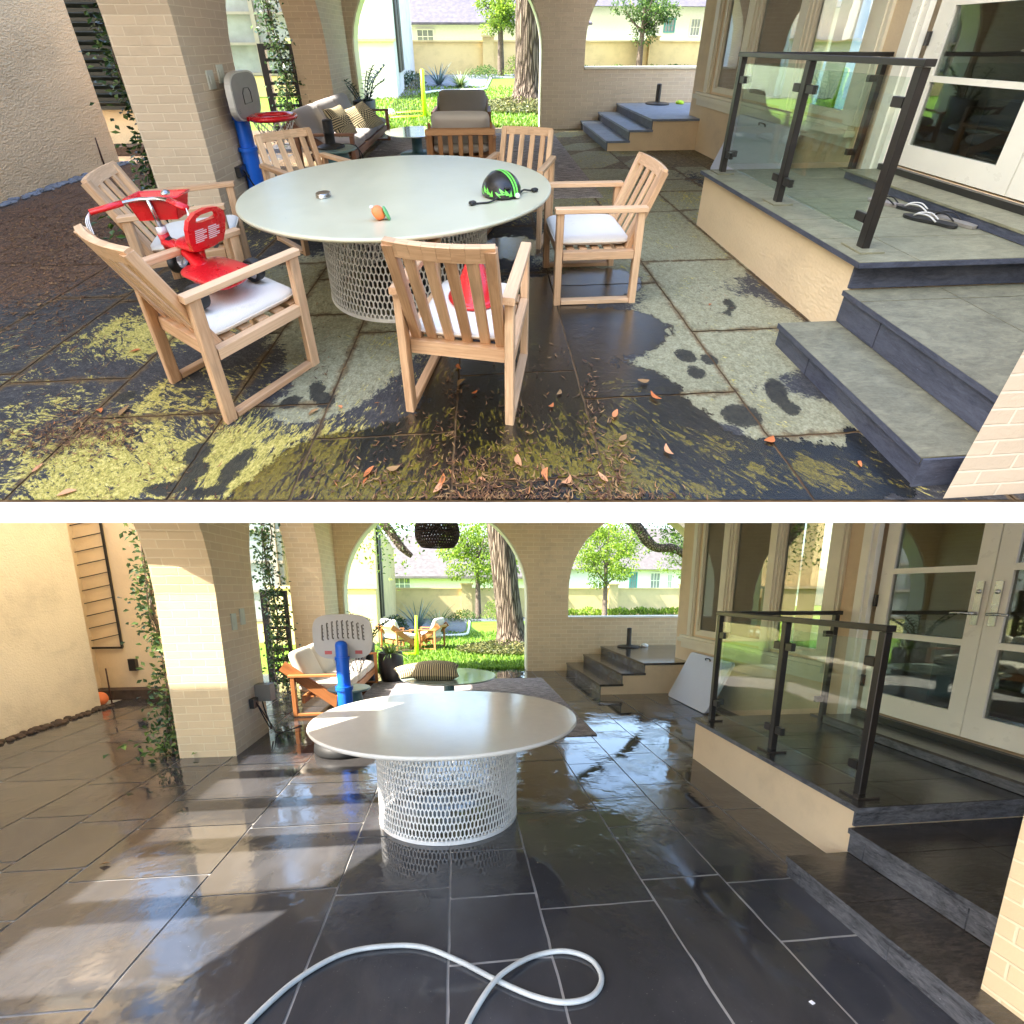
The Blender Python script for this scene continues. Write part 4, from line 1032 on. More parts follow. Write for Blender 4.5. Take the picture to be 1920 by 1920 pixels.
    for x in (-12, -10.6, -9.3, -8.0, -6.8, -5.6): g.box(x - .06, x + .06, 14.96, 15.048, .622, 4.6)
    for z in (.68, 1.55, 2.4, 3.3): g.box(-12.5, -5.4, 14.98, 15.045, z - .04, z + .04)
    g.part('window_frame', M['boxgrey'], fw)
    # slatted steel gate and vines
    gt = thing('steel_gate', 'dark steel ladder gate against the vine clad pier of the ' + adj, 'gate', (-3.1, 7.6, 0))
    g = MB(); yg = 7.62; xg = -3.42 if not lower else -3.3; tz = 1.58
    g.box(xg - .05, xg + .05, yg - .03, yg + .03, .003, tz); g.box(-3.0, -2.945, yg - .03, yg + .03, .003, tz); g.part('stile', M['black'], gt)
    g = MB()
    for i in range(9): g.box(xg + .051, -3.001, yg - .02, yg + .02, .09 + i * .175, .14 + i * .175)
    g.box(xg + .051, -3.001, yg - .025, yg + .025, tz - .07, tz - .004); g.part('rung', M['black'], gt)
    def vine(name_label, path, n, spread, seed, sz=.085, cat='vine'):
        rg = random.Random(seed); P = [Vector(p) for p in path]
        st = MB(); st.tube(P, .012, 6); lv = MB()
        for k_ in range(5): st.tube([q + Vector((rg.gauss(0, spread * .7), rg.gauss(0, spread * .7), rg.gauss(0, .03))) for q in P], .006, 5)
        for i in range(n):
            k = rg.randrange(len(P) - 1); q = P[k].lerp(P[k + 1], rg.random()) + Vector((rg.gauss(0, spread), rg.gauss(0, spread), rg.gauss(0, spread)))
            lv.leaf(q, (rg.gauss(0, 1), rg.gauss(0, 1), rg.gauss(-.3, .7)), (rg.gauss(0, .7), -.8, .6), sz * rg.uniform(.6, 1.3), sz * .58)
        v = thing('climbing_vine', name_label, cat, path[0]); st.part('stem', M['barkthin'], v); lv.part('foliage', M['vineleaf'], v, fix=False)
    xe = -2.98
    vine('dense glossy vine climbing the far brick pier beside the steel gate, ' + adj, [(xe - .05, 7.5, .0), (xe - .16, 7.5, .6), (xe - .10, 7.5, 1.2), (xe - .17, 7.5, 1.8), (xe - .2, 7.5, 2.5), (xe - .15, 7.5, 3.0)], 1500, .10, 41, .07)
    yp = 4.10 if lower else 3.94
    vine('straggling leafy vine on the shaded side of the near brick pier, ' + adj, [(-3.05, yp + .15, .02), (-3.12, yp + .25, .45), (-3.10, yp + .4, .9), (-3.22, yp + .45, 1.4), (-3.2, yp + .55, 1.9), (-3.25, yp + .5, 2.5), (-3.2, yp + .5, 2.9)], 1250, .085, 42, .06)
    pl = MB(); rg = random.Random(44)
    for i in range(110 if lower else 500):
        pl.leaf((-3.15 + rg.gauss(0, .14), yp + .25 + rg.gauss(0, .22), abs(rg.gauss(0, .12)) + .01), (rg.gauss(0, 1), rg.gauss(0, 1), .5), (0, rg.gauss(0, .5), 1), .075, .045)
    pl.solo('bed_plants', M['shrubleaf'], kind='stuff', fix=False)
# ------------------------------------------------------------------ furniture
M['teak'] = wood_mat('light_teak', (.44, .245, .125), (.72, .48, .29), .5, (.30, .20, .12))
M['teak_red'] = wood_mat('red_teak', (.36, .13, .04), (.56, .24, .085), .45)
M['teak_mid'] = wood_mat('brown_teak', (.36, .17, .075), (.56, .31, .15), .5)
M['teak_dark'] = wood_mat('dark_teak', (.16, .075, .045), (.30, .15, .09), .55)
def fabric(name, col, var=.1, spots=0.0):
    m = N(name); f = m.noise(3, 5); c = m.ramp(f, [(.3, tuple(x * (1 - var) for x in col)), (.7, col)])
    if spots:
        c = m.mix(m.math('MULTIPLY', m.sstep(m.noise(9, 6, .7), .58, .72), spots), c, tuple(x * .5 for x in col))
    wv = m.math('ADD', m.noise(220, 2), m.math('MULTIPLY', m.noise(7, 4), 1.2))
    return m.bsdf(c, .9, m.bump(wv, .25, .006), .15, sheen=.1)
M['cush_white'] = fabric('white_cushion', (.70, .67, .62), .08, .25)
M['cush_cream'] = fabric('cream_cushion', (.72, .64, .53), .06, .08)
M['cush_grey'] = fabric('grey_cushion', (.36, .34, .34), .10, .15)
M['cush_taupe'] = fabric('taupe_cushion', (.30, .265, .25), .10, .1)
def pattern_mat():
    m = N('woven_pillow')
    def chk(v, s):
        q = m.n('ShaderNodeTexChecker'); q.inputs['Scale'].default_value = s; m.l(v, q.inputs['Vector']); return q.outputs['Fac']
    v = m.map((1, 1, 0))
    sx = m.n('ShaderNodeSeparateXYZ'); m.l(m.pc(), sx.inputs[0])
    ax = m.math('ABSOLUTE', sx.outputs[0]); ay = m.math('ABSOLUTE', sx.outputs[1])
    st = m.math('GREATER_THAN', m.math('FRACT', m.math('MULTIPLY', sx.outputs[1], 34.0)), .5)
    st2 = m.math('GREATER_THAN', m.math('FRACT', m.math('MULTIPLY', sx.outputs[0], 34.0)), .5)
    ck = chk(v, 34.0)
    mid = m.math('LESS_THAN', ax, .075); mid2 = m.math('LESS_THAN', ay, .075)
    both = m.math('MULTIPLY', mid, mid2)
    f = m.n('ShaderNodeMix', data_type='FLOAT'); m.l(mid2, f.inputs[0]); m.l(st2, f.inputs[2]); m.l(st, f.inputs[3])
    f2 = m.n('ShaderNodeMix', data_type='FLOAT'); m.l(both, f2.inputs[0]); m.l(f.outputs[0], f2.inputs[2]); m.l(ck, f2.inputs[3])
    c = m.mix(f2.outputs[0], (.62, .53, .33), (.075, .065, .045))
    return m.bsdf(c, .9, m.bump(m.noise(150, 2), .3, .004), .1)
M['pattern'] = pattern_mat()
def rug_mat():
    m = N('striped_rug')
    n1 = m.noise(6, 6, .7, m.map((1.2, 14, 1))); n2 = m.noise(70, 3)
    c = m.ramp(m.math('ADD', m.math('MULTIPLY', n1, .8), m.math('MULTIPLY', n2, .2)), [(.36, (.05, .048, .06)), (.48, (.26, .235, .24)), (.60, (.62, .55, .51))])
    return m.bsdf(c, .95, m.bump(n1, .5, .01), .1)
M['rug'] = rug_mat()
def top_mat(name, a, b, film):
    m = N(name); f = m.noise(1.6, 6, .6); n2 = m.noise(14, 6, .7)
    c = m.ramp(m.math('ADD', m.math('MULTIPLY', f, .7), m.math('MULTIPLY', n2, .3)), [(.3, a), (.7, b)])
    c = m.mix(m.math('MULTIPLY', m.sstep(m.noise(60, 3), .68, .8), .25), c, film)
    return m.bsdf(c, m.math('ADD', m.math('MULTIPLY', n2, .2), .22 if 'wet' not in name else .06), m.bump(n2, .04, .004), .45)
M['top_film'] = top_mat('pollen_filmed_tabletop', (.50, .49, .35), (.62, .605, .45), (.42, .39, .26))
M['top_wet'] = top_mat('wet_tabletop', (.80, .78, .73), (.88, .86, .81), (.5, .45, .4))
M['mesh_white'] = simple('white_coated_mesh', (.82, .81, .78), .4, .1, 12)
M['red'] = simple('red_plastic', (.62, .012, .018), .28, .08, 5, coat=.2)
M['blue'] = simple('blue_plastic', (.012, .15, .80), .33, .08, 5)
M['greyp'] = simple('grey_plastic', (.60, .58, .55), .45, .06, 5)
M['greyd'] = simple('grey_backboard', (.24, .22, .215), .5, .06, 5)
M['whitep'] = simple('white_plastic', (.78, .78, .8), .35, .04)
M['rubber'] = simple('black_rubber', (.014, .014, .014), .6, .2)
M['tealp'] = simple('teal_metal', (.10, .22, .24), .5, .12, 6)
M['tealtop'] = simple('teal_top', (.16, .27, .27), .35, .15, 6)
M['pot'] = simple('black_pot', (.022, .020, .020), .4, .2, 6)
M['soilp'] = M['soil']
M['net'] = simple('white_net', (.75, .75, .73), .7, .05)
M['orange'] = simple('orange_foam', (.85, .22, .07), .6, .1, 8)
M['greenf'] = simple('green_foam', (.12, .38, .14), .6, .1, 8)
M['neon'] = simple('neon_yellow_plastic', (.62, .85, .02), .45, .05)
M['limeg'] = simple('lime_graphic', (.20, .78, .10), .35, .05)
M['hose'] = simple('grey_hose', (.50, .52, .50), .4, .15, 9)
M['foldtop'] = simple('folding_table_plastic', (.58, .63, .74), .5, .03, 3)
M['glasstop'] = simple('frosted_glass_top', (.36, .43, .38), .08, .08, 3, spec=.8)

def chair(x, y, yaw, label, group='teak dining chairs around the table', slats=4, w=.26, d=.25, bh=.51):
    T = at(x, y, yaw); c = thing('dining_chair', label, 'chair', (x, y, .004), group); z0 = .0045
    for s in (-1, 1):
        g = MB(T); X = s * w
        g.bar((X, d - .02, z0), (X, d - .02, .645), .040, .046, (0, 1, 0)); g.bar((X, -d + .02, z0), (X, -d + .02, .645), .040, .046, (0, 1, 0))
        g.bar((X, -d + .046, z0 + .018), (X, d - .046, z0 + .018), .042, .034); g.bar((X, -d - .015, .662), (X, d + .012, .662), .052, .034)
        g.bar((X, -d + .046, .36), (X, d - .046, .36), .040, .06); g.part('side_frame', M['teak'], c)
    g = MB(T); g.bar((-w + .024, d - .03, .36), (w - .024, d - .03, .36), .035, .065); g.bar((-w + .024, -d + .05, .355), (w - .024, -d + .05, .355), .035, .075)
    for i in range(5): g.bar((-w + .024, -d + .12 + i * .08, .385), (w - .024, -d + .12 + i * .08, .385), .05, .018)
    g.part('seat_frame', M['teak'], c)
    b = MB(T); pb = lambda X, t: (X, -d + .075 - .175 * t - .035 * (1 - (X / w) ** 2) * t, .37 + bh * t)
    for s in (-1, 1): b.bar(pb(s * (w - .045), 0), pb(s * (w - .045), 1), .045, .038, (0, 1, .3))
    n = 8
    for i in range(n):
        xa, xb = -w + .03 + (2 * w - .06) * i / n, -w + .03 + (2 * w - .06) * (i + 1) / n
        b.bar(pb(xa, .965), pb(xb, .965), .026, .075, (0, -.3, 1), .002, .5)
    for i in range(slats):
        X = -(w - .115) + (2 * w - .23) * i / (slats - 1); b.bar(pb(X, .02), pb(X, .93), .046, .018, (0, 1, .3))
    b.part('backrest', M['teak'], c)
    q = MB(T); q.cushion((0, .025, .428), ((1, 0, 0), (0, 1, 0), (0, 0, 1)), (w - .036, d - .028, .042), .22, 32, 10, .25); cu = q.part('cushion', M['cush_white'], c)
    pp = MB(T); ex = .22; sg = lambda v: math.copysign(abs(v) ** ex, v)
    pp.tube([((w - .036) * 1.003 * sg(math.cos(6.2832 * k / 40)), .025 + (d - .028) * 1.003 * sg(math.sin(6.2832 * k / 40)), .428) for k in range(40)], .0045, 6, True, 1); pp.part('piping', M['cush_cream'], cu)
    return c

def sofa(x, y, yaw, label, width, wood, cush, n=3, name='garden_sofa', cat='sofa', dep=.8, back=.74, group=None):
    T = at(x, y, yaw); c = thing(name, label, cat, (x, y, .004), group); w, d = width / 2, dep / 2; z0 = .012
    for s in (-1, 1):
        g = MB(T); X = s * (w - .03)
        g.bar((X, d - .03, z0), (X, d - .03, .515), .05, .05, (0, 1, 0)); g.bar((X, -d + .1, z0), (X, -d + .1, .515), .05, .05, (0, 1, 0))
        g.bar((X, -d + .05, .533), (X, d, .533), .06, .034); g.bar((X, -d + .126, z0 + .02), (X, d - .056, z0 + .02), .045, .035)
        g.bar((X - s * .03, d - .12, .12), (X - s * .03, -d - .02, .66), .03, .14, (0, 1, .6)); g.part('arm_frame', wood, c)
    g = MB(T); g.bar((-w + .06, d - .06, .24), (w - .06, d - .06, .24), .035, .10); g.bar((-w + .06, -d + .2, .22), (w - .06, -d + .2, .22), .035, .10)
    g.bar((-w + .06, -d + .0, .62), (w - .06, -d + .0, .62), .03, .07)
    for i in range(7): g.bar((-w + .06, d - .12 - i * .075, .26), (w - .06, d - .12 - i * .075, .26), .05, .02)
    g.part('seat_frame', wood, c)
    for i in range(n):
        cx = -w + .07 + (2 * w - .14) * (i + .5) / n; hw = (w - .07) / n - .006
        q = MB(T); q.cushion((cx, .05, .37), ((1, 0, 0), (0, 1, -.03), (0, .03, 1)), (hw, d - .08, .085), .2, 32, 10, .15); q.part('seat_cushion', cush, c)
        q = MB(T); q.cushion((cx, -d + .17, .60), ((1, 0, 0), (0, -.40, 1), (0, 1, .40)), (hw, .25, .085), .24, 32, 10, .2); q.part('back_cushion', cush, c)
    return c

def pillow(c, ux, uy, uz, hw, hh, ht, label):
    q = MB(); c = Vector(c); ax = [Vector(a).normalized() for a in (ux, uy, uz)]
    n = 16; vs, fs, pc = [], [], []
    for sd in (1, -1):
        b = len(vs)
        for j in range(n + 1):
            for i in range(n + 1):
                u, v = 2 * i / n - 1, 2 * j / n - 1
                k = max(0, (1 - u * u) * (1 - v * v)) ** .42
                pin = 1 - .10 * (1 - abs(u)) * abs(v) - .0; pin2 = 1 - .10 * (1 - abs(v)) * abs(u)
                vs.append(tuple(c + ax[0] * u * hw * pin2 + ax[1] * v * hh * pin + ax[2] * sd * ht * k)); pc.append((u * hw, v * hh, sd))
        for j in range(n):
            for i in range(n):
                f = (b + j * (n + 1) + i, b + j * (n + 1) + i + 1, b + (j + 1) * (n + 1) + i + 1, b + (j + 1) * (n + 1) + i); fs.append(f if sd > 0 else f[::-1])
    q.add(vs, fs, pc, True)
    return q.solo('throw_pillow', M['pattern'], label, 'pillow', fix=False, loc=tuple(c))

def dining_table(x, y, r, sy, z, br, top, label):
    t = thing('dining_table', label, 'table', (x, y, .004))
    g = MB(); g.lathe([(0, z - .035), (r - .03, z - .035), (r - .03, z - .035), (r - .008, z - .028), (r, z - .016), (r, z - .008), (r - .004, z - .001), (r - .006, z), (r - .006, z), (0, z)], (x, y, 0), 96, 1, sy); g.part('tabletop', M[top], t)
    zb, zt = .03, z - .037; rows = 14; cols = 116; m = MB(); hh = (zt - zb) / rows
    th = .006
    def pt(a, z_, rr): return (x + rr * math.cos(a), y + rr * math.sin(a) * sy, z_)
    da = 6.283185 / cols
    for j in range(rows + 1):
        for i in range(cols):
            a = (i + .5 * (j % 2)) * da; zc = zb + hh * j
            # a pointed long cell
            ou = [(0, .667), (.5, .333), (.5, -.333), (0, -.667), (-.5, -.333), (-.5, .333)]
            inn = [(u * .70, v * .83) for u, v in ou]
            cl = lambda z_: min(max(z_, zb), zt)
            vs = [pt(a + u * da, cl(zc + v * hh), br) for u, v in ou] + [pt(a + u * da, cl(zc + v * hh), br) for u, v in inn] + [pt(a + u * da, cl(zc + v * hh), br - th) for u, v in inn]
            m.add(vs, [(k, (k + 1) % 6, 6 + (k + 1) % 6, 6 + k) for k in range(6)] + [(6 + k, 6 + (k + 1) % 6, 12 + (k + 1) % 6, 12 + k) for k in range(6)])
    b = m.part('mesh_base', M['mesh_white'], t, fix=False)
    for zz in ((.006, .032), (zt - .02, zt)):
        g = MB(); g.lathe([(br + .004, zz[0]), (br + .004, zz[1]), (br + .004, zz[1]), (br - .02, zz[1]), (br - .02, zz[1]), (br - .02, zz[0]), (br - .02, zz[0]), (br + .004, zz[0])], (x, y, 0), 72, 1, sy); g.part('base_ring', M['mesh_white'], b)
    return t

def side_table(x, y, label):
    t = thing('side_table', label, 'side table', (x, y, .012))
    g = MB(); g.lathe([(0, .445), (.235, .445), (.235, .445), (.245, .455), (.245, .462), (.235, .47), (.235, .47), (0, .47)], (x, y, 0), 40); g.part('tabletop', M['tealtop'], t)
    g = MB(); g.lathe([(.20, .013), (.20, .03), (.135, .40), (.15, .444)], (x, y, 0), 40); g.part('base', M['tealp'], t)

def coffee_table(x, y, r, z, label):
    t = thing('coffee_table', label, 'coffee table', (x, y, .012))
    g = MB(); g.lathe([(0, z - .02), (r - .01, z - .02), (r, z - .012), (r, z - .005), (r - .008, z), (r - .008, z), (0, z)], (x, y, 0), 64); g.part('tabletop', M['glasstop'], t)
    g = MB(); g.lathe([(0, .013), (.26, .013), (.26, .013), (.26, .025), (.09, .04), (.075, .07), (.075, z - .05), (.12, z - .021)], (x, y, 0), 36); g.part('pedestal', M['tealp'], t)

def hoop(x, y, yaw, label, lower):
    T = at(x, y, yaw); t = thing('basketball_hoop', label, 'basketball hoop', (x, y, .004))
    k_ = 1 if lower else .62; g = MB(T); g.lathe([(0, .005), (.30 * k_, .005), (.31 * k_, .03), (.30 * k_, .10), (.24 * k_, .16), (.10 * k_, .20), (0, .20)], (0, -.1 if lower else .14, 0), 32, 1, 1.1); g.part('base', M['rubber'], t)
    g = MB(T)
    for (za, zb, r) in ((.19, .62, .075), (.60, .64, .088), (.64, .92, .066), (.91, .94, .074), (.94, 1.06, .060)):
        g.lathe([(0, za), (r, za), (r, za), (r, zb), (r, zb), (0, zb)], (0, 0, 0), 12)
    g.lathe([(.060, 1.06), (.05, 1.085), (.02, 1.10), (0, 1.10)], (0, 0, 0), 12)
    g.part('pole', M['blue'], t)
    b = MB(T); n = 40; yb = .085 if lower else .045; zc = 1.13; hw, hh = .29, .225
    sup = lambda a, k: (hw * k * math.copysign(abs(math.cos(a)) ** .55, math.cos(a)), zc + hh * k * math.copysign(abs(math.sin(a)) ** .55, math.sin(a)))
    P1 = [sup(6.2832 * i / n, 1) for i in range(n)]
    b.prism(P1, 'xz', yb, yb + .05); bo = b.part('backboard', M['greyp'], t)
    f = MB(T); P2 = [sup(6.2832 * i / n, .93) for i in range(n)]; f.prism(P2, 'xz', yb + .051, yb + .054); f.part('board_face', M['greyd'], bo)
    l = MB(T); w_, h_ = .085, .14
    pts = [(-w_, yb + .056, 1.06), (-w_, yb + .056, 1.06 + h_ * .7), (-w_ * .6, yb + .056, 1.06 + h_), (w_ * .6, yb + .056, 1.06 + h_), (w_, yb + .056, 1.06 + h_ * .7), (w_, yb + .056, 1.06)]
    l.tube(pts, .004, 5, True, 1); l.part('target_line', M['black'], bo)
    s = MB(T)
    for i in range(9):
        X = -.20 + .05 * i; s0 = 1.10 + .02 * (1 - (X / .2) ** 2); s1 = 1.29 - .045 * (X / .2) ** 2
        s.tube([(X, yb - .002, s0), (X * .97, yb - .002, s1)], .0065, 6, sub=1)
        for k in range(5): zz = s0 + (s1 - s0) * k / 4; s.ball((X + .008, yb - .003, zz), .009, 6, 4)
    s.part('rib', M['boxgrey'], bo)
    for X in (-.15, .15):
        p = MB(T); p.box(X - .035, X + .035, yb - .004, yb - .001, .955, .99); p.part('sticker', M['redsoft'], bo)
    br = MB(T); br.bar((0, .02, 1.0), (0, yb, 1.0), .10, .10); br.part('bracket', M['greyp'], t)
    rz = .955 if lower else .925; ry = yb + .05 + .20
    r_ = MB(T); ring = [(.19 * math.cos(6.2832 * i / 24), ry + .19 * math.sin(6.2832 * i / 24), rz) for i in range(24)]
    r_.tube(ring, .030, 8, True, 1); r_.bar((-.12, yb + .06, rz), (-.06, ry - .14, rz), .05, .04); r_.bar((.12, yb + .06, rz), (.06, ry - .14, rz), .05, .04); ro = r_.part('rim', M['red'], t)
    nt_ = MB(T); k = 14
    for i in range(k):
        for dr in (1, -1):
            pp = []
            for j in range(5):
                a = 6.2832 * (i + dr * j * .5) / k; q = .185 - .018 * j - .004 * j * j * .3
                pp.append((q * math.cos(a), ry + q * math.sin(a), rz - .02 - .055 * j))
            nt_.tube(pp, .0038, 4, sub=1)
    nt_.part('net', M['net'], ro)
    if not lower:
        tx = bpy.data.curves.new('backboard_letter', 'FONT'); tx.body = 'S'; tx.size = .06; tx.extrude = .0; tx.align_x = 'CENTER'
        tmp = bpy.data.objects.new('backboard_letter', tx); COL.objects.link(tmp)
        dg = bpy.context.evaluated_depsgraph_get(); me = bpy.data.meshes.new_from_object(tmp.evaluated_get(dg))
        bpy.data.objects.remove(tmp)
        L = MB(T); L.add([(.22 - v.co.x, yb + .057, .99 + v.co.y) for v in me.vertices], [tuple(p.vertices) for p in me.polygons]); L.part('letter', M['black'], bo, fix=False)
M['redsoft'] = simple('faded_red', (.62, .12, .12), .5)

def plant_pot(x, y, r, h, label, kind, seed, taper=.8, rings=False):
    t = thing('planter', label, 'potted plant', (x, y, .004))
    g = MB(); pr = [(0, .005), (r * taper, .005)]
    if rings:
        pr = [(0, .005), (r * .72, .005)] + [(r * (.72 + .30 * math.sin(math.pi * (.08 + .62 * i / 24))) + (.006 if i % 2 else 0), .01 + (h - .02) * i / 24) for i in range(25)]
    else: pr += [(r * (taper + .05), h * .3), (r, h * .97)]
    pr += [(r * .98, h), (r * .98, h), (r * .86, h), (r * .86, h), (r * .84, h - .05), (r * .84, h - .05), (0, h - .05)]
    g.lathe(pr, (x, y, 0), 32); g.part('pot', M['pot'], t)
    rg = random.Random(seed); f = MB()
    if kind == 'strap':
        for i in range(70):
            a = i * 2.4; el = rg.uniform(.5, 1.45); f.blade((x + math.cos(a) * r * .3, y + math.sin(a) * r * .3, h - .04), (math.cos(a) * math.cos(el), math.sin(a) * math.cos(el), math.sin(el)), rg.uniform(.3, .55), .028, rg.uniform(.7, 1.5), 5)
        f.part('foliage', M['strap'], t, fix=False)
    else:
        for i in range(9):
            a = i * 2.4 + rg.uniform(-.4, .4); el = rg.uniform(.75, 1.35); L = rg.uniform(.45, .75)
            d = Vector((math.cos(a) * math.cos(el), math.sin(a) * math.cos(el), math.sin(el))); p0 = Vector((x, y, h - .05)) + Vector((math.cos(a), math.sin(a), 0)) * r * .4
            P = [p0, p0 + d * L * .5 + Vector((0, 0, .04)), p0 + d * L + Vector((math.cos(a) * .1, math.sin(a) * .1, -.03))]
            f.tube(P, .009, 5)
            for k in range(16):
                q = P[0].lerp(P[1], k / 8) if k < 8 else P[1].lerp(P[2], (k - 8) / 8)
                f.leaf(q, d * .5 + Vector((-math.sin(a), math.cos(a), .15)) * (1 if k % 2 else -1), (0, 0, 1), .10, .045)
        f.part('foliage', M['vineleaf'], t, fix=False)

def sandal(x, y, z, yaw, label, mat):
    T = at(x, y, yaw, z); c = thing('flip_flop', label, 'sandal', (x, y, z), 'flip flops lying on the landing by the doors')
    prof = [(-.0, -.13), (.036, -.12), (.042, -.08), (.034, -.01), (.046, .06), (.044, .10), (.025, .13), (0, .138), (-.03, .125), (-.045, .08), (-.042, .03), (-.034, -.03), (-.040, -.09), (-.030, -.122)]
    g = MB(T); g.prism(prof, 'xy', .001, .020); g.part('sole', mat, c)
    for s in (-1, 1):
        g = MB(T); g.tube([(0, .085, .02), (s * .02, .06, .045), (s * .038, .01, .05), (s * .036, -.03, .02)], .0055, 6); g.part('strap', M['rubber'] if mat is not M['rubber'] else M['greyp'], c)
# ------------------------------------------------------------------ things of one court only
def tricycle(x, y, z, yaw):
    T = at(x, y, yaw, z, .86); t = thing('tricycle', 'red childs tricycle with handlebar basket parked on the cushion of a dining chair', 'tricycle', (x, y, z))
    def wheel(c, r, wd):
        g = MB(T); n = 28
        for (ra, rb, h, mt) in ((r, r * .72, wd, 'tyre'),):
            prof = [(rb, -h), (ra * .96, -h), (ra, -h * .6), (ra, h * .6), (ra * .96, h), (rb, h)]
            vs, fs = [], []
            for (rr, hh) in prof:
                for k in range(n): a = 6.2832 * k / n; vs.append((c[0] + hh, c[1] + rr * math.cos(a), c[2] + rr * math.sin(a)))
            for i in range(len(prof) - 1):
                for k in range(n): fs.append((i * n + k, i * n + (k + 1) % n, (i + 1) * n + (k + 1) % n, (i + 1) * n + k))
            g.add(vs, fs, None, True)
        w_ = g.part('wheel', M['rubber'], t)
        h = MB(T); P = [(c[1] + r * .715 * math.cos(6.2832 * k / n), c[2] + r * .715 * math.sin(6.2832 * k / n)) for k in range(n)]
        hl = []
        for k in range(5):
            a = 6.2832 * k / 5; q = lambda aa, rr: (c[1] + rr * math.cos(aa), c[2] + rr * math.sin(aa)); hl.append([q(a - .42, r * .56), q(a, r * .6), q(a + .42, r * .56), q(a + .2, r * .26), q(a - .2, r * .26)])
        h.prism(P, 'yz', c[0] - wd * .55, c[0] + wd * .55, hl); h.ball(c, r * .2, 10, 6); h.part('hub', M['whitep'], w_)
    wheel((-.165, 0, .073), .073, .022); wheel((.165, 0, .073), .073, .022)
    T0 = T; sa = R(-58); cs, sn = math.cos(sa), math.sin(sa)
    TS = lambda p: T0((p[0] * cs - (p[1] - .36) * sn, .45 + p[0] * sn + (p[1] - .36) * cs, p[2] + .012))
    T = TS; wheel((0, .43, .10), .10, .02); T = T0
    g = MB(T); g.tube([(-.17, 0, .073), (.17, 0, .073)], .008, 8, sub=1); g.part('axle', M['steel'], t)
    g = MB(T); g.cushion((0, .06, .135), ((1, 0, 0), (0, 1, .05), (0, 0, 1)), (.125, .185, .022), .6, 32, 10); g.cushion((0, .06, .10), ((1, 0, 0), (0, 1, .05), (0, 0, 1)), (.095, .16, .035), .6, 32, 10)
    g.bar((-.02, .02, .160), (.03, .10, .162), .012, .006); d = g.part('deck', M['red'], t)
    g = MB(T); g.tube([(0, .18, .12), (0, .30, .19), (0, .44, .27)], .018, 8); g.part('frame_tube', M['rubber'], t)
    g = MB(T); g.tube([(0, .17, .13), (0, .26, .20), (0, .36, .23), (0, .455, .245)], .03, 10, rr=[.04, .034, .028, .03]); g.tube([(.03, .22, .15), (.05, .24, .26)], .022, 8, sub=1); g.part('frame_cover', M['red'], t)
    T = TS
    g = MB(T); g.tube([(0, .37, .19), (0, .35, .29)], .026, 10, sub=1); g.tube([(-.035, .43, .10), (-.035, .39, .21), (0, .375, .24)], .011, 8); g.tube([(.035, .43, .10), (.035, .39, .21), (0, .375, .24)], .011, 8); g.part('fork', M['red'], t)
    g = MB(T); g.tube([(0, .352, .285), (0, .35, .33)], .024, 12, sub=1); g.part('collar', M['whitep'], t)
    g = MB(T); g.tube([(0, .35, .33), (0, .325, .50)], .012, 10, sub=1); g.tube([(-.12, .30, .495), (-.05, .325, .503), (0, .325, .503), (.05, .325, .503), (.12, .30, .495)], .012, 8); h = g.part('handlebar', M['steel'], t)
    for s in (-1, 1):
        g = MB(T); g.tube([(s * .115, .302, .495), (s * .23, .225, .475)], .019, 10, sub=1); g.part('grip', M['red'], h)
        g = MB(T)
        for k in range(3): g.tube([(s * .232, .222, .475), (s * (.238 + .005 * k), .21 - .004 * k, .43), (s * (.236 + .007 * k), .205, .36 - .02 * k)], .0028, 4)
        g.part('streamer', M['whitep'], h)
    g = MB(T); g.ball((.10, .315, .535), .022, 12, 8, lo=-.3); g.part('bell', M['steel'], h)
    b = MB(T); ti, to = .115, .095
    for (p) in ([(-.13, .345, .50), (.13, .345, .50), (.10, .355, .37), (-.10, .355, .37)], [(-.13, .47, .50), (.13, .47, .50), (.10, .455, .37), (-.10, .455, .37)]):
        n_ = .006 if p[0][1] < .4 else -.006
        b.flat(p + [(a, c + n_, e) for a, c, e in p], [(0, 1, 2, 3), (7, 6, 5, 4), (0, 1, 5, 4), (1, 2, 6, 5), (2, 3, 7, 6), (3, 0, 4, 7)])
    for s in (-1, 1):
        p = [(s * .13, .345, .50), (s * .13, .47, .50), (s * .10, .455, .37), (s * .10, .355, .37)]; b.flat(p + [(a - s * .006, c, e) for a, c, e in p], [(0, 1, 2, 3), (7, 6, 5, 4), (0, 1, 5, 4), (1, 2, 6, 5), (2, 3, 7, 6), (3, 0, 4, 7)])
    b.box(-.10, .10, .355, .455, .366, .372); b.tube([(-.132, .343, .50), (.132, .343, .50), (.132, .472, .50), (-.132, .472, .50)], .008, 6, True, 1); b.part('basket', M['red'], t)
    T = lambda p: T0((p[0] + .05, p[1], p[2] - .03))
    s = MB(T); s.cushion((0, .255, .285), ((1, 0, 0), (0, 1, .1), (0, -.1, 1)), (.085, .10, .028), .5, 24, 8)
    # moulded back with a hand hole
    T2 = lambda p: T((p[0], .165 - .28 * (p[1] - .29), p[1]))
    out = [(-.085, .28), (-.10, .34), (-.105, .42), (-.095, .47), (-.06, .505), (0, .515), (.06, .505), (.095, .47), (.105, .42), (.10, .34), (.085, .28)]
    hole = [(-.06, .45), (-.055, .475), (-.03, .487), (.03, .487), (.055, .475), (.06, .45), (.03, .442), (-.03, .442)]
    s.T = lambda p: T((p[0], p[1] - .28 * (p[2] - .29), p[2])); s.prism(out, 'xz', .148, .182, [hole]); so = s.part('seat', M['red'], t)
    l = MB(s.T)
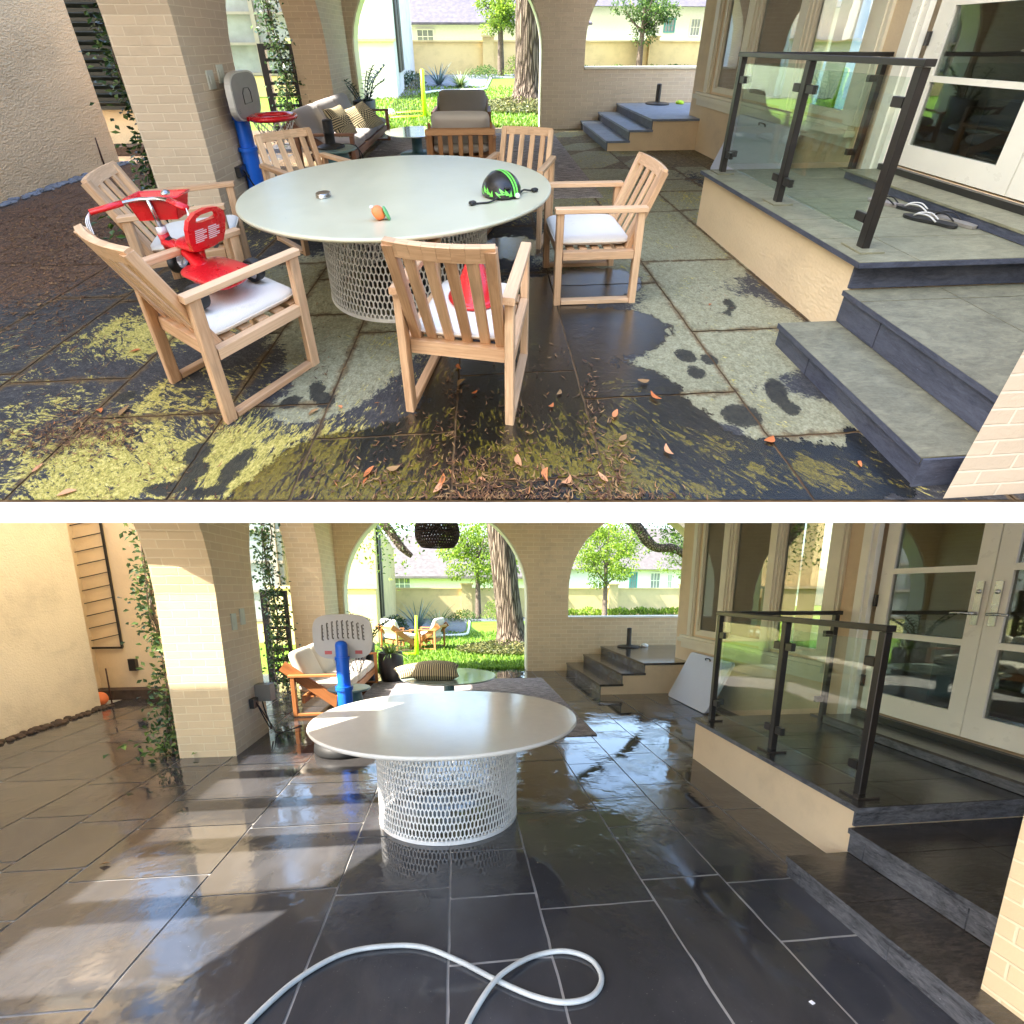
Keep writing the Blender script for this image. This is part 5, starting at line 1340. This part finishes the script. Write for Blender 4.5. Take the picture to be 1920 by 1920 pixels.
    for k in range(2):
        for i in range(7): l.box(-.07 + k * .072, -.07 + k * .072 + (.062 if i % 3 else .045), .1455, .1475, .325 + i * .012, .325 + i * .012 + .006)
    l.part('warning_label', M['whitep'], so, fix=False)

def helmet(x, y, z):
    yaw = .35; T = at(x, y, yaw, z); t = thing('bike_helmet', 'black childs helmet with lime flames and stripe on the round table', 'helmet', (x, y, z))
    rx, ry, rz = .118, .125, .128
    def S(a, e, k=1.0): return (rx * k * math.cos(e) * math.cos(a), ry * k * math.cos(e) * math.sin(a), .022 + rz * k * math.sin(e))
    g = MB(T); n, m = 40, 16; vs, fs = [], []
    for i in range(m + 1):
        e = -.12 + (math.pi / 2 + .12) * i / m
        for k in range(n): vs.append(S(6.2832 * k / n, e))
    for i in range(m):
        for k in range(n): fs.append((i * n + k, i * n + (k + 1) % n, (i + 1) * n + (k + 1) % n, (i + 1) * n + k))
    g.add(vs, fs, None, True); sh = g.part('shell', M['helm'], t)
    def band(a0, w, mat, e0=-.1, e1=1.0, name='stripe'):
        g = MB(T); vs = []; N_ = 24
        for i in range(N_ + 1):
            q = i / N_; th = e0 + (math.pi - e0 - .1) * q * e1; e = th if th < math.pi / 2 else math.pi - th; aa = a0 if th < math.pi / 2 else a0 + math.pi
            p = Vector(S(aa, e, 1.012)); sd = Vector((-math.sin(a0), math.cos(a0), 0)) * w
            vs += [tuple(p - sd), tuple(p + sd)]
        g.add(vs, [(2 * i, 2 * i + 1, 2 * i + 3, 2 * i + 2) for i in range(N_)], None, True); g.part(name, M[mat], sh, fix=False)
    a0 = -1.15
    for d in (-.011, .011):
        g = MB(T); vs = []; N_ = 24
        for i in range(N_ + 1):
            th = -.05 + 2.6 * i / N_; e = th if th < math.pi / 2 else math.pi - th; aa = a0 if th < math.pi / 2 else a0 + math.pi
            p = Vector(S(aa, e, 1.012)); sd = Vector((-math.sin(a0), math.cos(a0), 0)); vs += [tuple(p + sd * (d - .007)), tuple(p + sd * (d + .007))]
        g.add(vs, [(2 * i, 2 * i + 1, 2 * i + 3, 2 * i + 2) for i in range(N_)], None, True); g.part('stripe', M['limeg'], sh, fix=False)
    for (ac, sc) in ((-1.75, 1.0), (-2.75, 1.0), (-.35, .8)):
        g = MB(T)
        for (da0, da1, tip, e0, e1) in ((-.30, .25, -.55, -.02, .22), (-.2, .12, -.35, .10, .40), (.0, .25, -.05, .05, .36), (.15, .35, .30, -.02, .28)):
            P = [S(ac + da0 * sc, e0, 1.013), S(ac + da1 * sc, e0, 1.013), S(ac + (da1 + tip) / 2 * sc, (e0 + e1) / 2, 1.015), S(ac + tip * sc, e1 * sc, 1.013), S(ac + (da0 + tip) / 2 * sc, (e0 + e1) / 2 - .03, 1.015)]
            g.add(P, [(0, 1, 2, 3, 4)])
        g.part('flame_graphic', M['limeg'], sh, fix=False)
    g = MB(T); p = S(-1.62, .42, 1.0); g.cushion(p, ((1, 0, 0), (0, 1, 0), (0, 0, 1)), (.022, .012, .008), .5, 14, 6); g.part('vent', M['rubber'], sh)
    g = MB(T); g.lathe([(.112, .002), (.117, .008), (.112, .022), (.10, .012)], (0, 0, 0), 36, 1, 1.05); g.part('liner', M['rubber'], t)
    kx = MB(T); p = S(-1.12, -.02, 1.06); kx.ball(p, .017, 12, 8); kx.part('adjuster', M['whitep'], t)
    st = MB(T); st.tube([(-.06, -.10, .015), (-.12, -.13, .008), (-.18, -.12, .006), (-.215, -.115, .007)], .006, 6); st.part('strap', M['rubber'], t); st = MB(T); st.tube([(.09, -.07, .012), (.13, -.04, .02), (.165, -.03, .012), (.20, -.045, .008)], .006, 6); st.part('strap', M['rubber'], t)
    for c in ((-.225, -.118, .013), (.205, -.045, .013)):
        b = MB(T); b.cushion(c, ((1, .3, 0), (-.3, 1, 0), (0, 0, 1)), (.020, .016, .012), .3, 16, 6); b.part('buckle', M['rubber'], t)
M['helm'] = simple('scuffed_black_shell', (.018, .017, .016), .3, .5, 20, .05, 90)

def build_upper():
    G, Y, X = CUR.G, CUR.Y, CUR.X
    dining_table(-.535, 2.78, .965, .87, .74, .54, 'top_film', 'round dining table with pollen filmed top and perforated drum base, ringed by teak chairs')
    A = (-1.27, 1.92)
    chair(*A, R(-34), w=.25, d=.24, bh=.53, label='teak dining chair carrying the red tricycle')
    chair(-.09, 1.785, R(-13), w=.235, bh=.56, label='teak dining chair with red plastic cone on its seat, its slatted back to the viewer')
    chair(.70, 2.72, R(90), d=.27, label='empty teak dining chair in side view between the round table and the landing')
    chair(-1.95, 2.82, R(-69), label='teak dining chair half hidden behind the tricycle, next to the brick pier')
    chair(-1.45, 3.66, R(-133), 'teak dining chair behind the table in front of the teal side table')
    chair(.27, 3.62, R(160), 'teak dining chair behind the helmet on the far side of the table')
    tricycle(*((G(370, 556, .54) + G(474, 504, .54)) / 2)[:2], .473, R(63))
    p = G(868, 560, .475)
    t = MB(at(-.06, 1.83, .3, .472)); t.lathe([(0, 0), (.125, 0), (.125, 0), (.128, .012), (.10, .02), (.10, .02), (.028, .215), (.022, .222), (0, .223)], (0, 0, 0), 28); t.solo('toy_cone', M['red'], 'red plastic toy cone on the white cushion behind chair slats', 'toy')
    h = G(940, 366, .74); helmet(h.x + .0, h.y + .02, .741)
    q = G(607, 369, .741); g = MB(); g.lathe([(0, 0), (.042, 0), (.044, .006), (.041, .008), (.044, .014), (.041, .017), (.043, .024), (.040, .028), (.040, .028), (.034, .025), (0, .025)], (q.x, q.y, .741), 32); g.solo('jar_lid', M['steel'], 'small silver metal tin lying on the filmed table top', 'tin')
    q = G(715, 412, .741); t = thing('foam_toy', 'small orange and green foam toy on the filmed table top', 'toy', (q.x, q.y, .741))
    g = MB(at(q.x, q.y, .2, .741)); g.cushion((-.01, 0, .04), ((1, 0, .5), (0, 1, 0), (-.5, 0, 1)), (.030, .022, .042), .7, 18, 10); g.part('body', M['orange'], t)
    g = MB(at(q.x, q.y, .2, .741)); g.cushion((.030, -.005, .035), ((1, 0, .35), (0, 1, 0), (-.35, 0, 1)), (.008, .022, .042), .5, 16, 8); g.part('fin', M['greenf'], t)
    g = MB(at(q.x, q.y, .2, .741)); g.ball((-.042, 0, .075), .010, 10, 6); g.part('tip', M['whitep'], t)
    # lounge
    g = MB(); g.box(-1.75, 1.30, 4.55, 8.35, .006, .016); g.solo('area_rug', M['rug'], 'grey striped rug under the lounge seats of the dirty algae patio', 'rug')
    sofa(-2.02, 6.72, R(-90), 'long grey cushioned sofa with pillows beside the open arch of the dirty patio', 2.25, M['teak_dark'], M['cush_grey'])
    lo = sofa(-.28, 5.72, 0, 'lounge chair with slatted brown wood back turned to the round table', .86, M['teak_mid'], M['cush_white'], 1, 'lounge_chair', 'armchair')
    T = at(-.28, 5.72)
    b = MB(T)
    for i in range(7): X_ = -.36 + .12 * i; b.bar((X_, -.40, .22), (X_, -.475, .60), .055, .016, (0, 1, .2))
    b.bar((-.41, -.478, .62), (.41, -.478, .62), .03, .075); b.part('back_slats', M['teak_mid'], lo)
    sofa(-.36, 7.75, math.pi, 'taupe cushioned armchair facing the table in front of the walk-through arch', .98, M['teak_dark'], M['cush_taupe'], 1, 'lounge_chair', 'armchair')
    pillow((-1.92, 6.15, .60), (.2, 1, 0), (-.5, .1, 1), (1, -.2, .5), .24, .23, .07, 'patterned throw pillow leaning in the middle of the grey sofa')
    pillow((-1.80, 6.80, .56), (.5, 1, .2), (-.75, .1, .8), (1, -.3, .8), .27, .23, .08, 'striped throw pillow slumped at the far end of the grey sofa')
    q = G(628, 277, .47); side_table(q.x, q.y, 'teal side table holding a black lamp in front of the grey sofa')
    t = thing('table_speaker', 'black cylinder lamp with dish base and loose cord on the teal side table', 'lamp', (q.x - .06, q.y, .471))
    g = MB(); g.lathe([(0, 0), (.15, 0), (.155, .008), (.12, .03), (.06, .045), (.06, .045)], (q.x - .05, q.y + .02, .471), 32); g.part('foot', M['rubber'], t)
    g = MB(); g.lathe([(.055, .04), (.055, .16), (.062, .17), (.055, .18), (.055, .31), (.055, .31), (.048, .32), (0, .32)], (q.x - .05, q.y + .02, .471), 24); g.part('column', M['rubber'], t)
    g = MB(); g.tube([(q.x, q.y, .50), (q.x + .15, q.y + .05, .50), (q.x + .26, q.y, .46), (q.x + .28, q.y - .04, .30), (q.x + .26, q.y - .06, .22), (q.x + .31, q.y - .02, .36), (q.x + .22, q.y + .06, .49)], .006, 6); g.part('cord', M['rubber'], t)
    coffee_table(-1.02, 6.75, .46, .36, 'pale round coffee table between the grey sofa and the lounge chairs')
    hoop(-2.345, 4.50, R(-86), 'basketball hoop with blue pole and red rim beside the brick pier of the dirty patio', False)
    q = Y(686, 215, 8.45); plant_pot(q.x, 8.45, .20, .62, 'tapered black planter with arching glossy fronds behind the grey sofa', 'zz', 51)
    q = Y(668, 215, 8.15); plant_pot(q.x, 8.15, .15, .28, 'low black pot of striped strap leaves behind the grey sofa', 'strap', 52)
    # goal and ball on the lawn
    q = G(797, 221); t = thing('soccer_goal', 'neon yellow toy soccer goal with net on the lawn', 'soccer goal', (q.x, q.y, 0))
    g = MB(); x, y = q.x, q.y
    g.tube([(x, y, 0), (x + .01, y, 1.05)], .045, 8, sub=1); g.tube([(x, y + .2, 0), (x + .01, y, 1.05)], .035, 8, sub=1); g.part('post', M['neon'], t)
    g = MB(); g.tube([(x, y, .03), (x - .75, y - .15, .03)], .035, 8, sub=1); g.part('base_bar', M['neon'], t)
    g = MB(); g.tube([(x, y + .8, .03), (x - .75, y + .55, .03)], .035, 8, sub=1); g.part('base_bar', M['neon'], t)
    g = MB()
    for i in range(13):
        u = i / 12; a = Vector((x, y, .05 + .95 * u)); b = Vector((x - .75, y + .3, .05 + .25 * u)); g.tube([a, b], .004, 4, sub=1)
        a = Vector((x - .75 * u, y + .3 * u, .04)); b = Vector((x - .75 * u, y + .3 * u, 1.0 - .7 * u)); g.tube([a, b], .004, 4, sub=1)
    g.part('net', M['rubber'], t)
    q = G(733, 222); t = thing('soccer_ball', 'black and white soccer ball by the neon goal', 'ball', (q.x, q.y, 0)); g = MB(); g.ball((q.x, q.y, .11), .11, 20, 14); bo = g.part('shell', M['whitep'], t)
    g = MB()
    for (a, e) in ((-1.6, .1), (-.7, .5), (-2.5, .5), (-1.6, 1.1), (-.6, -.4), (-2.6, -.4), (1.6, .2)):
        n_ = Vector((math.cos(a) * math.cos(e), math.sin(a) * math.cos(e), math.sin(e))); u = n_.cross(Vector((0, 0, 1))).normalized(); v = n_.cross(u)
        P = [Vector((q.x, q.y, .11)) + (n_ + (u * math.cos(k * 1.2566) + v * math.sin(k * 1.2566)) * .33).normalized() * .112 for k in range(5)]; g.add([tuple(p_) for p_ in P], [(0, 1, 2, 3, 4)])
    g.part('patch', M['rubber'], bo, fix=False)
    # on and by the landing
    fold_table((3.02, 5.58), (3.02, 4.42), 3.34, .78, 'pale folded table leaning on the house wall behind the railing of the dirty patio')
    for (x, y, yaw, lab, mt) in ((2.86, 2.76, .5, 'pale flip flop lying by itself just behind the dark ones on the landing', 'cush_taupe'), (2.95, 2.62, .7, 'dark flip flop in the middle of the pile by the glazed doors', 'rubber'), (2.98, 2.44, .3, 'grey flip flop up against the door step', 'boxgrey'), (2.84, 2.44, .6, 'black flip flop of the pile that lies closest to the railing', 'rubber')):
        sandal(x, y, .532, yaw, lab, M[mt])
    rf = MB(); rf.box(-2.41, 3.34, 3.4, 8.74, 3.45, 3.6); rf.solo('porch_roof', M['ceil_dark'], kind='structure')
    # litter
    g = MB(); rg = random.Random(77)
    def put(q, s, big=False):
        a = rg.uniform(0, 6.283); u = s * rg.uniform(.6, 1.4)
        d = Vector((math.cos(a), math.sin(a), rg.uniform(-.05, .25)))
        rnd = rg.uniform(.55, 1.0) if big else rg.uniform(0, .72)
        if big: g.curl((q[0], q[1], .009), d, u, u * rg.uniform(.34, .5), rg.uniform(0, .35), rnd)
        else: g.curl((q[0], q[1], .007 + rg.random() * .006), d, u * 1.15, u * rg.uniform(.10, .26), rg.uniform(-.1, .6), rnd)
    for (px, py, sx, sy, n, s) in ((690, 905, 60, 22, 130, .022), (900, 905, 55, 30, 330, .022), (1060, 915, 60, 20, 160, .022), (1110, 780, 10, 55, 110, .022), (1160, 880, 16, 40, 150, .022), (850, 760, 10, 60, 80, .020), (760, 830, 60, 40, 90, .02),
                                   (930, 800, 80, 50, 80, .02), (600, 640, 14, 40, 60, .02), (1030, 700, 60, 40, 40, .02), (90, 830, 60, 18, 260, .02), (140, 800, 50, 25, 200, .02), (230, 820, 22, 15, 120, .018), (110, 650, 60, 40, 160, .02), (1330, 560, 20, 25, 40, .018), (1250, 460, 60, 30, 50, .02),
                                   (80, 500, 80, 60, 1300, .026), (120, 420, 70, 45, 1300, .030), (220, 385, 60, 60, 800, .028), (60, 600, 60, 30, 260, .022), (300, 900, 60, 30, 60, .018), (420, 790, 30, 20, 70, .018), (660, 660, 40, 30, 50, .02), (1200, 930, 60, 8, 60, .022), (1010, 850, 60, 40, 80, .02), (960, 930, 90, 8, 120, .024)):
        for i in range(n):
            P = G(rg.gauss(px, sx), min(936, max(330, rg.gauss(py, sy)))); put(P, s)
    for (px, py) in ((738, 884), (905, 902), (1018, 880), (1020, 893), (1065, 907), (1168, 826), (1152, 782), (858, 691), (862, 720), (684, 905), (690, 890), (823, 919), (830, 905), (127, 927), (72, 882), (190, 772), (232, 775), (255, 660), (76, 573), (1226, 748), (1207, 720), (1445, 830), (1610, 872), (1645, 825), (1330, 573), (970, 868), (1130, 900), (1050, 740), (640, 766), (588, 775), (1250, 850), (1035, 765), (890, 740)):
        P = G(px, py); put(P, .048, True)
    g.solo('leaf_litter', M['litter'], kind='stuff', fix=False)
M['litter'] = leaf_mat('dry_leaves', [(0, (.05, .022, .012)), (.35, (.15, .065, .028)), (.55, (.30, .17, .07)), (.68, (.38, .22, .09)), (.74, (.45, .12, .03)), (.88, (.62, .20, .06)), (1, (.66, .34, .18))], .6, .15)

def fold_table(a, b, xt, h, label):
    """a folded slab that leans on the house wall: a, b are the feet of its lower edge"""
    t = thing('folding_table', label, 'folding table', (a[0], (a[1] + b[1]) / 2, .005))
    dx = xt - a[0] - .05; ang = math.atan2(dx, h); ny = (b[1] + a[1]) / 2; hw = abs(a[1] - b[1]) / 2
    ux, uz = math.sin(ang), math.cos(ang)
    g = MB(); r = .05; P = []
    for (cx, cz, s0) in ((hw - r, h - r, 0), (-hw + r, h - r, 1), (-hw + r, r, 2), (hw - r, r, 3)):
        for k in range(5): an = (s0 + k / 4) * math.pi / 2; P.append((cx + r * math.cos(an), cz + r * math.sin(an)))
    g.T = lambda p: (a[0] + p[2] * ux + p[1] * uz + .02, ny + p[0], .012 + p[2] * uz - p[1] * ux * .2)
    g.prism(P, 'xz', -.024, .024); g.part('slab', M['foldtop'], t)
    k = MB(g.T); k.tube([(-.06, -.03, h - .06), (-.05, -.05, h - .03), (.05, -.05, h - .03), (.06, -.03, h - .06)], .008, 6); k.part('handle', M['rubber'], t)
    l = MB(g.T); l.tube([(-hw + .1, .036, .1), (-hw + .1, .036, h - .1)], .011, 6, sub=1); l.tube([(hw - .1, .036, .1), (hw - .1, .036, h - .1)], .011, 6, sub=1); l.part('leg', M['boxgrey'], t)

def build_lower():
    G, Y, X = CUR.G, CUR.Y, CUR.X
    dining_table(-.335, 2.67, .905, .93, .74, .49, 'top_wet', 'round white dining table standing alone on the clean wet slate')
    # hose
    pts = [(430, 1960), (487, 1898), (560, 1835), (640, 1790), (715, 1775), (790, 1776), (860, 1802), (930, 1838), (1000, 1868), (1060, 1880), (1110, 1868), (1128, 1835), (1108, 1800), (1060, 1784), (1005, 1792), (960, 1820), (925, 1850), (888, 1900), (860, 1960)]
    P = []
    for i, (px, py) in enumerate(pts):
        q = G(px, py, .015); P.append((q.x, q.y, .034 if i in (15, 16) else .0165))
    g = MB(); g.tube(P, .0115, 10, sub=8); g.solo('garden_hose', M['hose'], 'pale grey hose looped across the clean wet slate', 'hose')
    q = G(1522, 1883); g = MB(at(q.x, q.y, .3, .007)); g.box(-.008, .008, -.008, .008, 0, .003); g.solo('plastic_tag', M['whitep'], 'tiny white square tag on the wet slate near the steps', 'tag')
    q = G(185, 1626); g = MB(); g.leaf((q.x, q.y, .012), (1, .3, .1), (0, .3, 1), .06, .035); g.solo('fallen_leaf', M['litter'], 'single orange leaf on the clean wet slate by the passage', 'leaf', fix=False)
    # lounge
    g = MB(); g.box(-1.70, 1.28, 4.40, 7.95, .006, .016); g.solo('area_rug', M['rug'], 'grey striped rug behind the white table of the clean wet patio', 'rug')
    sofa(-2.02, 6.70, R(-90), 'cream cushioned sofa with orange wood frame behind the basketball hoop', 2.22, M['teak_red'], M['cush_cream'])
    q = G(655, 1289, .47); side_table(q.x, q.y, 'teal side table between the blue hoop pole and the cream sofa')
    coffee_table(-.38, 6.2, .68, .40, 'frosted round coffee table holding two pillows behind the white table')
    pillow((-.56, 6.05, .50), (1, -.1, 0), (0, 1, .1), (0, -.1, 1), .33, .30, .125, 'checked throw pillow lying on top of the pillow pile on the coffee table')
    pillow((-.88, 6.28, .47), (1, .4, .1), (-.3, 1, .15), (0, -.15, 1), .25, .23, .08, 'throw pillow partly under the checked one on the coffee table')
    hoop(-1.40, 4.35, R(0), 'basketball hoop seen from behind with ribbed grey board and blue pole', True)
    plant_pot(-1.42, 7.98, .21, .52, 'ribbed black planter with striped strap leaves beside the cream sofa', 'strap', 61, rings=True)
    plant_pot(-1.92, 8.30, .19, .66, 'tall black planter with upright leafy stems behind the cream sofa', 'zz', 62)
    # seats on the lawn
    sofa(-1.80, 12.6, R(-55), 'white cushioned lounge chair on the lawn next to the wing wall', .95, M['teak_red'], M['cush_white'], 1, 'lounge_chair', 'armchair', dep=.8)
    sofa(-1.02, 12.9, R(75), 'white cushioned lounge chair on the lawn with its slatted back to the oak', .95, M['teak_red'], M['cush_white'], 1, 'lounge_chair', 'armchair', dep=.8)
    q = G(782, 1229); g = MB(); g.tube([(q.x, q.y, 0), (q.x + .02, q.y, .98)], .05, 8, rr=[.055, .03], sub=1); g.tube([(q.x, q.y, .03), (q.x - .6, q.y + .1, .03)], .035, 8, sub=1)
    g.solo('goal_post', M['neon'], 'neon yellow goal post standing on the lawn by the lounge chairs', 'goal post')
    q = G(190, 1322); g = MB(); g.ball((q.x, q.y, .095), .095, 24, 16); g.solo('rubber_ball', M['orange'], 'orange ball by the foot of the stucco wall', 'ball')
    fold_table((2.93, 6.25), (2.93, 5.12), 3.34, .74, 'white folded table leaning under the house windows of the clean wet patio')
    # pendant
    c = Y(820, 1008, 5.5); t = thing('pendant_lamp', 'dark woven globe pendant hanging in the walk-through arch', 'pendant lamp', tuple(c)); x, y, z = c
    g = MB(); r = .265; N_ = 44
    for i in range(N_):
        for s in (1, -1):
            pp = []
            for k in range(11):
                e = -.75 + 2.2 * k / 10; a = 6.2832 * i / N_ + s * .5 * k / 10 * 2
                pp.append((x + r * math.cos(e) * math.cos(a), y + r * math.cos(e) * math.sin(a), z + .06 + r * .92 * math.sin(e)))
            g.tube(pp, .0075, 4, sub=1, cap=False)
    for k in range(16):
        e = -.75 + 2.2 * k / 15; g.tube([(x + r * math.cos(e) * math.cos(6.2832 * j / 24), y + r * math.cos(e) * math.sin(6.2832 * j / 24), z + .06 + r * .92 * math.sin(e)) for j in range(24)], .008, 4, True, 1)
    g.part('woven_shade', M['weave'], t)
    g = MB(); g.tube([(x, y, z + .3), (x, y, z + 1.5)], .008, 6, sub=1); g.part('cord', M['rubber'], t)
    cl = MB(); cl.box(-2.41, 3.34, 2.2, 8.74, 2.96, 3.06); cl.solo('porch_ceiling', M['ceiling'], kind='structure')
    # beams over the passage
    t = thing('pergola', 'cream timber beams crossing above the passage of the clean wet patio', 'pergola', (-4.2, 2, 2.9))
    for i in range(9):
        g = MB(); y = -.4 + i * .62; g.box(-5.2, -2.96, y, y + .14, 2.9, 3.08); g.part('beam', M['trim'], t)
M['weave'] = simple('dark_wicker', (.035, .020, .014), .6, .3, 20)

CUR = LOW
build_floor(True); build_walls(True); build_platform(True); build_house(True); build_garden(True); build_lower()
CUR = UPP
build_floor(False); build_walls(False); build_platform(False); build_house(False); build_garden(False); build_upper()
